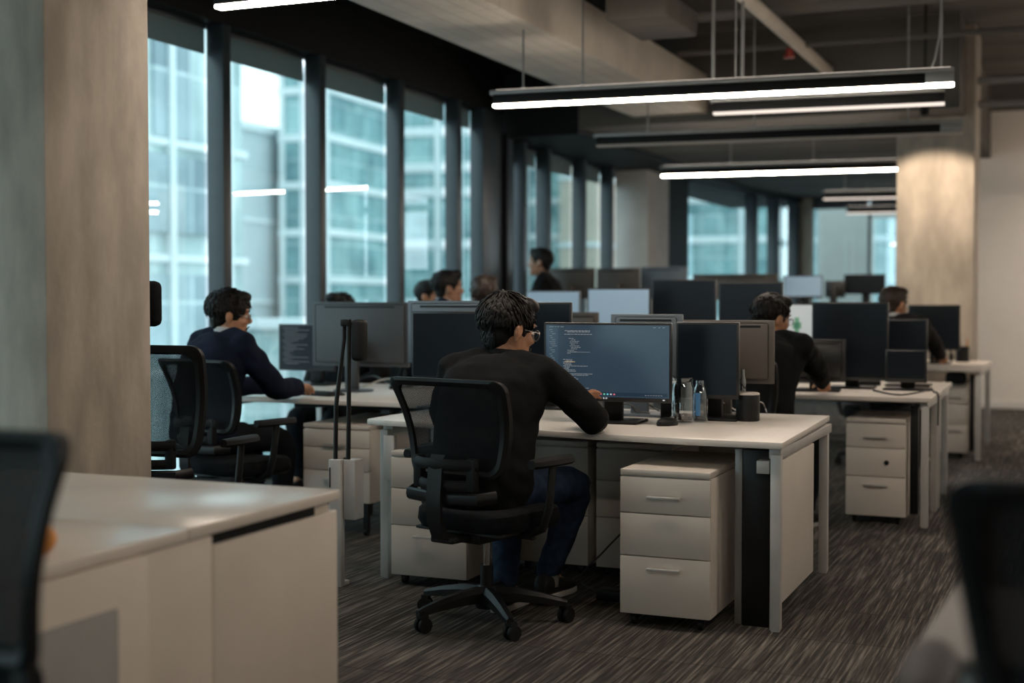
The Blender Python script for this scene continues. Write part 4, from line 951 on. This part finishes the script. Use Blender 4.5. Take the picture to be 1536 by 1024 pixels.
# ---- things on the middle desk
q = atz(1001, 638, .73)
t = thing('computer_mouse', 'black computer mouse beside the monitor foot of the bright code screen', 'mouse', (q.x, q.y, .73), rad(-35))
n = 20; rings = []
for z, s in ((0, .95), (.012, 1.0), (.024, .86), (.033, .55), (.036, .2)): rings.append([Vector((.031 * s * math.cos(2 * PI * k / n), .056 * s * math.sin(2 * PI * k / n) - (1 - s) * .01, z)) for k in range(n)])
MB().loft(rings).obj('shell', 'black_plastic', t); MB().cyl((0, 0, -.004), .009, .008, 14, T=Matrix.Translation((0, .026, .031)) @ Matrix.Rotation(PI / 2, 4, 'Y')).obj('scroll_wheel', 'grey_metal', t)
q = atz(1024, 634, .73)
t = thing('glass_jar', 'clear glass jar holding dark coins beside the mouse', 'jar', (q.x, q.y, .73))
MB().lathe([(.045, 0), (.049, .006), (.050, .02), (.050, .155), (.044, .172), (.043, .185), (.048, .196), (.048, .20)], n=28, cap=False).cyl((0, 0, .001), .045, .004, 28).obj('jar_glass', 'clear_glass', t)
cs = MB(); 
for i in range(26): 
    a = rr.uniform(0, 6.28); r = rr.uniform(0, .034); cs.ell((r * math.cos(a), r * math.sin(a), rr.uniform(.012, .040)), (.008, .008, .004), u=8, v=5)
o = cs.obj('jar_contents', 'dark_liquid', t); o['kind'] = 'stuff'
q = atz(1043, 633, .73)
t = thing('water_bottle', 'clear glass bottle with a painted blue reflection standing against the jar', 'bottle', (q.x + .016, q.y + .02, .73))
MB().lathe([(.030, 0), (.034, .006), (.034, .12), (.028, .15), (.020, .165), (.020, .185)], n=24, cap=False).cyl((0, 0, .001), .03, .004, 20).obj('bottle_glass', 'clear_glass', t)
MB().box(-.012, .010, -.0355, -.034, .03, .13).obj('reflection_strip', 'blue_pen_and_reflection', t)  # blue reflection on the glass, painted as a thin strip
q = atY(1124, 600, 5.93)
t = thing('round_canister', 'round black canister with a pale lid behind the tall dark monitor', 'canister', (q.x, 5.90, .73))
MB().lathe([(.050, 0), (.053, .006), (.053, .112), (.050, .118)], n=28).obj('body', 'black_plastic', t); MB().lathe([(.052, .118), (.052, .124), (.046, .128)], n=28).obj('lid', 'white_laminate', t)
q = atY(1116, 600, 5.93)
o = MB().lathe([(.012, 0), (.014, .004), (.014, .05), (.009, .075), (.008, .10), (.010, .102)], n=16).obj('small_bottle', 'clear_glass'); o.location = (q.x, 5.90, .8585)
tag(o, 'little clear bottle standing on the lid of the black canister', 'bottle')
q = atY(1005, 600, 5.80)
t = thing('desk_speaker', 'slim black speaker between the bright code screen and the tall dark monitor', 'speaker', (q.x, 5.80, .73)); MB().box(-.035, .035, -.04, .04, 0, .165, bev=.008).obj('cabinet', 'black_plastic', t); MB().box(-.028, .028, -.042, -.039, .03, .15, bev=.001).obj('grille', 'seat_fabric', t)
def cable(label, pts, m='cable_black', r=.0035, grp=None):
    P = [Vector(p) for p in pts]; out = []
    for i in range(len(P) - 1):
        p0, p1, p2, p3 = P[max(i - 1, 0)], P[i], P[i + 1], P[min(i + 2, len(P) - 1)]
        for k in range(8):
            t = k / 8; out.append(.5 * ((2 * p1) + (p2 - p0) * t + (2 * p0 - 5 * p1 + 4 * p2 - p3) * t * t + (3 * p1 - p0 - 3 * p2 + p3) * t ** 3))
    out.append(P[-1]); o = MB().tube(out, r, 6).obj('cable', m); tag(o, label, 'cable', grp); return o
dz = .7345
def on(px, py, z=dz): v = atz(px, py, z); return (v.x, v.y, z)
def onY(px, py, Y=5.86): v = atY(px, py, Y); return (v.x, v.y, max(v.z, .735))
cable('black cable looping behind the foot of the bright code screen', [onY(948, 610), onY(955, 618), onY(965, 617), onY(975, 620)], grp=None)
cable('thick black cable falling from the bright monitor to the desk', [on(955, 600, .80), on(968, 604, .77), on(985, 614), on(1000, 622), on(1012, 620)], r=.0045)
cable('tangled black cable between the hand and the monitor foot', [onY(868, 612), onY(885, 605), onY(900, 615), onY(915, 606), onY(925, 613)])
cable('black cable lying along the desk behind the bright screen', [onY(875, 604, 5.9), onY(905, 612, 5.8), onY(940, 606, 5.82), onY(960, 616, 5.8)])
cable('pale cable curling from the tall dark monitor over its foot', [on(1074, 596, .83), on(1090, 607, .78), on(1108, 618), on(1114, 625), on(1100, 628)], 'cable_white', .003)
cable('pale cable curling out of the black canister', [on(1136, 602, .80), on(1144, 604, .79), on(1148, 612), on(1150, 618)], 'cable_white', .003)
cable('black cable hanging under the middle desk beside the white pedestal', [(-1.75, 5.72, .55), (-1.73, 5.62, .42), (-1.71, 5.58, .25), (-1.68, 5.5, .08), (-1.66, 5.45, .006)], r=.004)
cable('black cable looping from the knee down to the floor', [(-1.68, 5.6, .52), (-1.78, 5.6, .32), (-1.92, 5.6, .16), (-2.0, 5.5, .05), (-1.9, 5.45, .006), (-1.72, 5.46, .006)], r=.004)
o = MB().box(-1.86, -1.62, 5.30, 5.39, 0.0, .045, bev=.006).obj('power_strip', 'black_plastic'); tag(o, 'black power strip on the carpet between the feet and the pedestal', 'power strip')
# ---- twin rail stand at the desk end
t = thing('rail_stand', 'silver post with two thin black rails and a rounded black pad', 'stand', (-2.995, 5.14, 0))
MB().box(-.050, .012, -.035, .0, 0, .565, bev=.003).box(.016, .075, -.02, .06, .30, .565, bev=.003).box(-.05, .012, -.0, .04, 0, .02, bev=.002).obj('post', 'silver', t)
MB().box(-.046, -.040, -.037, -.034, .44, .53, bev=.001).box(-.046, -.040, -.037, -.034, .2, .28, bev=.001).obj('slot', 'black_plastic', t)
for x0, x1 in ((-.035, .005), (.03, .03)):
    MB().tube([(x0, 0, .56), (x0 + .004, 0, .8), (x1, 0.01, 1.1), (x1, .012, 1.185)], .0105, 8).obj('rail', 'black_plastic', t)
MB().box(-.005, .035, -.006, .03, 1.155, 1.185, bev=.004).obj('bracket', 'black_plastic', t)
MB().box(.040, .105, .0, .06, 1.0, 1.185, bev=.02, seg=3).obj('pad', 'soft_black', t)
# ---- window desk
t = thing('keyboard', 'black keyboard under the hand of the man in navy', 'keyboard', (-4.02, 6.56, .73), rad(-14))
MB().box(-.20, .20, -.065, .065, 0, .014, bev=.004).obj('tray', 'black_plastic', t)
kb = MB()
for r in range(5):
    for c in range(15): kb.box(-.19 + c * .0254, -.168 + c * .0254, -.056 + r * .0228, -.036 + r * .0228, .013, .020, bev=.0015)
kb.obj('keys', 'soft_black', t)
t = thing('computer_mouse', 'dark mouse on the window desk close to the chair of the man in black', 'mouse', on(592, 583, .73)); MB().loft([[Vector((.03 * s * math.cos(2 * PI * k / 16), .055 * s * math.sin(2 * PI * k / 16), z)) for k in range(16)] for z, s in ((0, .95), (.012, 1), (.026, .8), (.034, .3))]).obj('shell', 'black_plastic', t)
cable('pale cable tangle beneath the grey monitor back on the window desk', [(-4.2, 7.3, .737), (-4.05, 7.2, .737), (-3.95, 7.35, .78), (-3.75, 7.22, .737), (-3.5, 7.4, .737)], 'cable_white', .006)
cable('black cable tangle beneath the grey monitor back on the window desk', [(-4.25, 7.38, .737), (-4.1, 7.42, .79), (-3.85, 7.3, .737), (-3.6, 7.42, .77), (-3.3, 7.3, .737)], r=.006)
# ---- second row and beyond
q = on(1296, 577, .73)
t = thing('desk_phone', 'low black desk phone between the dark monitor and the square display', 'phone', q, rad(10)); MB().box(-.10, .10, -.08, .08, 0, .03, bev=.008).obj('base', 'black_plastic', t); MB().tube([(-.08, -.05, .045), (-.07, 0, .05), (-.08, .06, .045)], .016, 10).obj('handset', 'soft_black', t)
cable('black cable trailing off the second row desk edge', [on(1310, 585, .735), on(1350, 592, .735), on(1395, 585, .735), (-.76, 8.1, .735), (-.728, 8.0, .72), (-.726, 7.98, .55)], r=.005)
o = MB().box(-.06, .10, -.05, .05, -.0, .095, bev=.03).obj('bag', 'seat_fabric'); o.location = (-.90, 11.17, .602); tag(o, 'black bag lying on the pedestal under the farthest desk end', 'bag')
q = on(1446, 541, .73)
t = thing('pencil_cup', 'dark mesh pencil cup on the farthest desk end', 'pencil cup', (q[0], 12.3, .73))
MB().lathe([(.054, 0), (.058, .004), (.058, .135), (.055, .135), (.054, .006)], n=20).obj('cup', 'black_plastic', t)
for i, (a, l, mm) in enumerate(((.3, .2, 'orange'), (1.6, .21, 'paper'), (2.9, .19, 'blue_pen_and_reflection'), (4.0, .2, 'grey_metal'), (5.2, .18, 'paper'))):
    o = MB().tube([(.015 * math.cos(a), .015 * math.sin(a), .008), (.045 * math.cos(a), .045 * math.sin(a), l)], .005, 6).obj('pencil', mm)
    o.location = (q[0], 12.3, .73); tag(o, ('orange pencil in the mesh cup', 'first white pen in the mesh cup', 'blue pen in the mesh cup', 'grey pen in the mesh cup', 'second white pen in the mesh cup')[i], 'pen', 'pens in the cup')
q = on(1418, 541, .73)
t = thing('headset', 'black headset lying on the farthest desk before the monitor', 'headset', (q[0], 12.2, .73)); MB().tube([(.07 * math.cos(a), 0, .05 + .09 * math.sin(a)) for a in [PI * k / 12 for k in range(13)]], .008, 8).obj('band', 'black_plastic', t)
for s in (-1, 1): MB().ell((s * .068, 0, .045), (.02, .035, .042)).obj('ear_cup', 'soft_black', t)
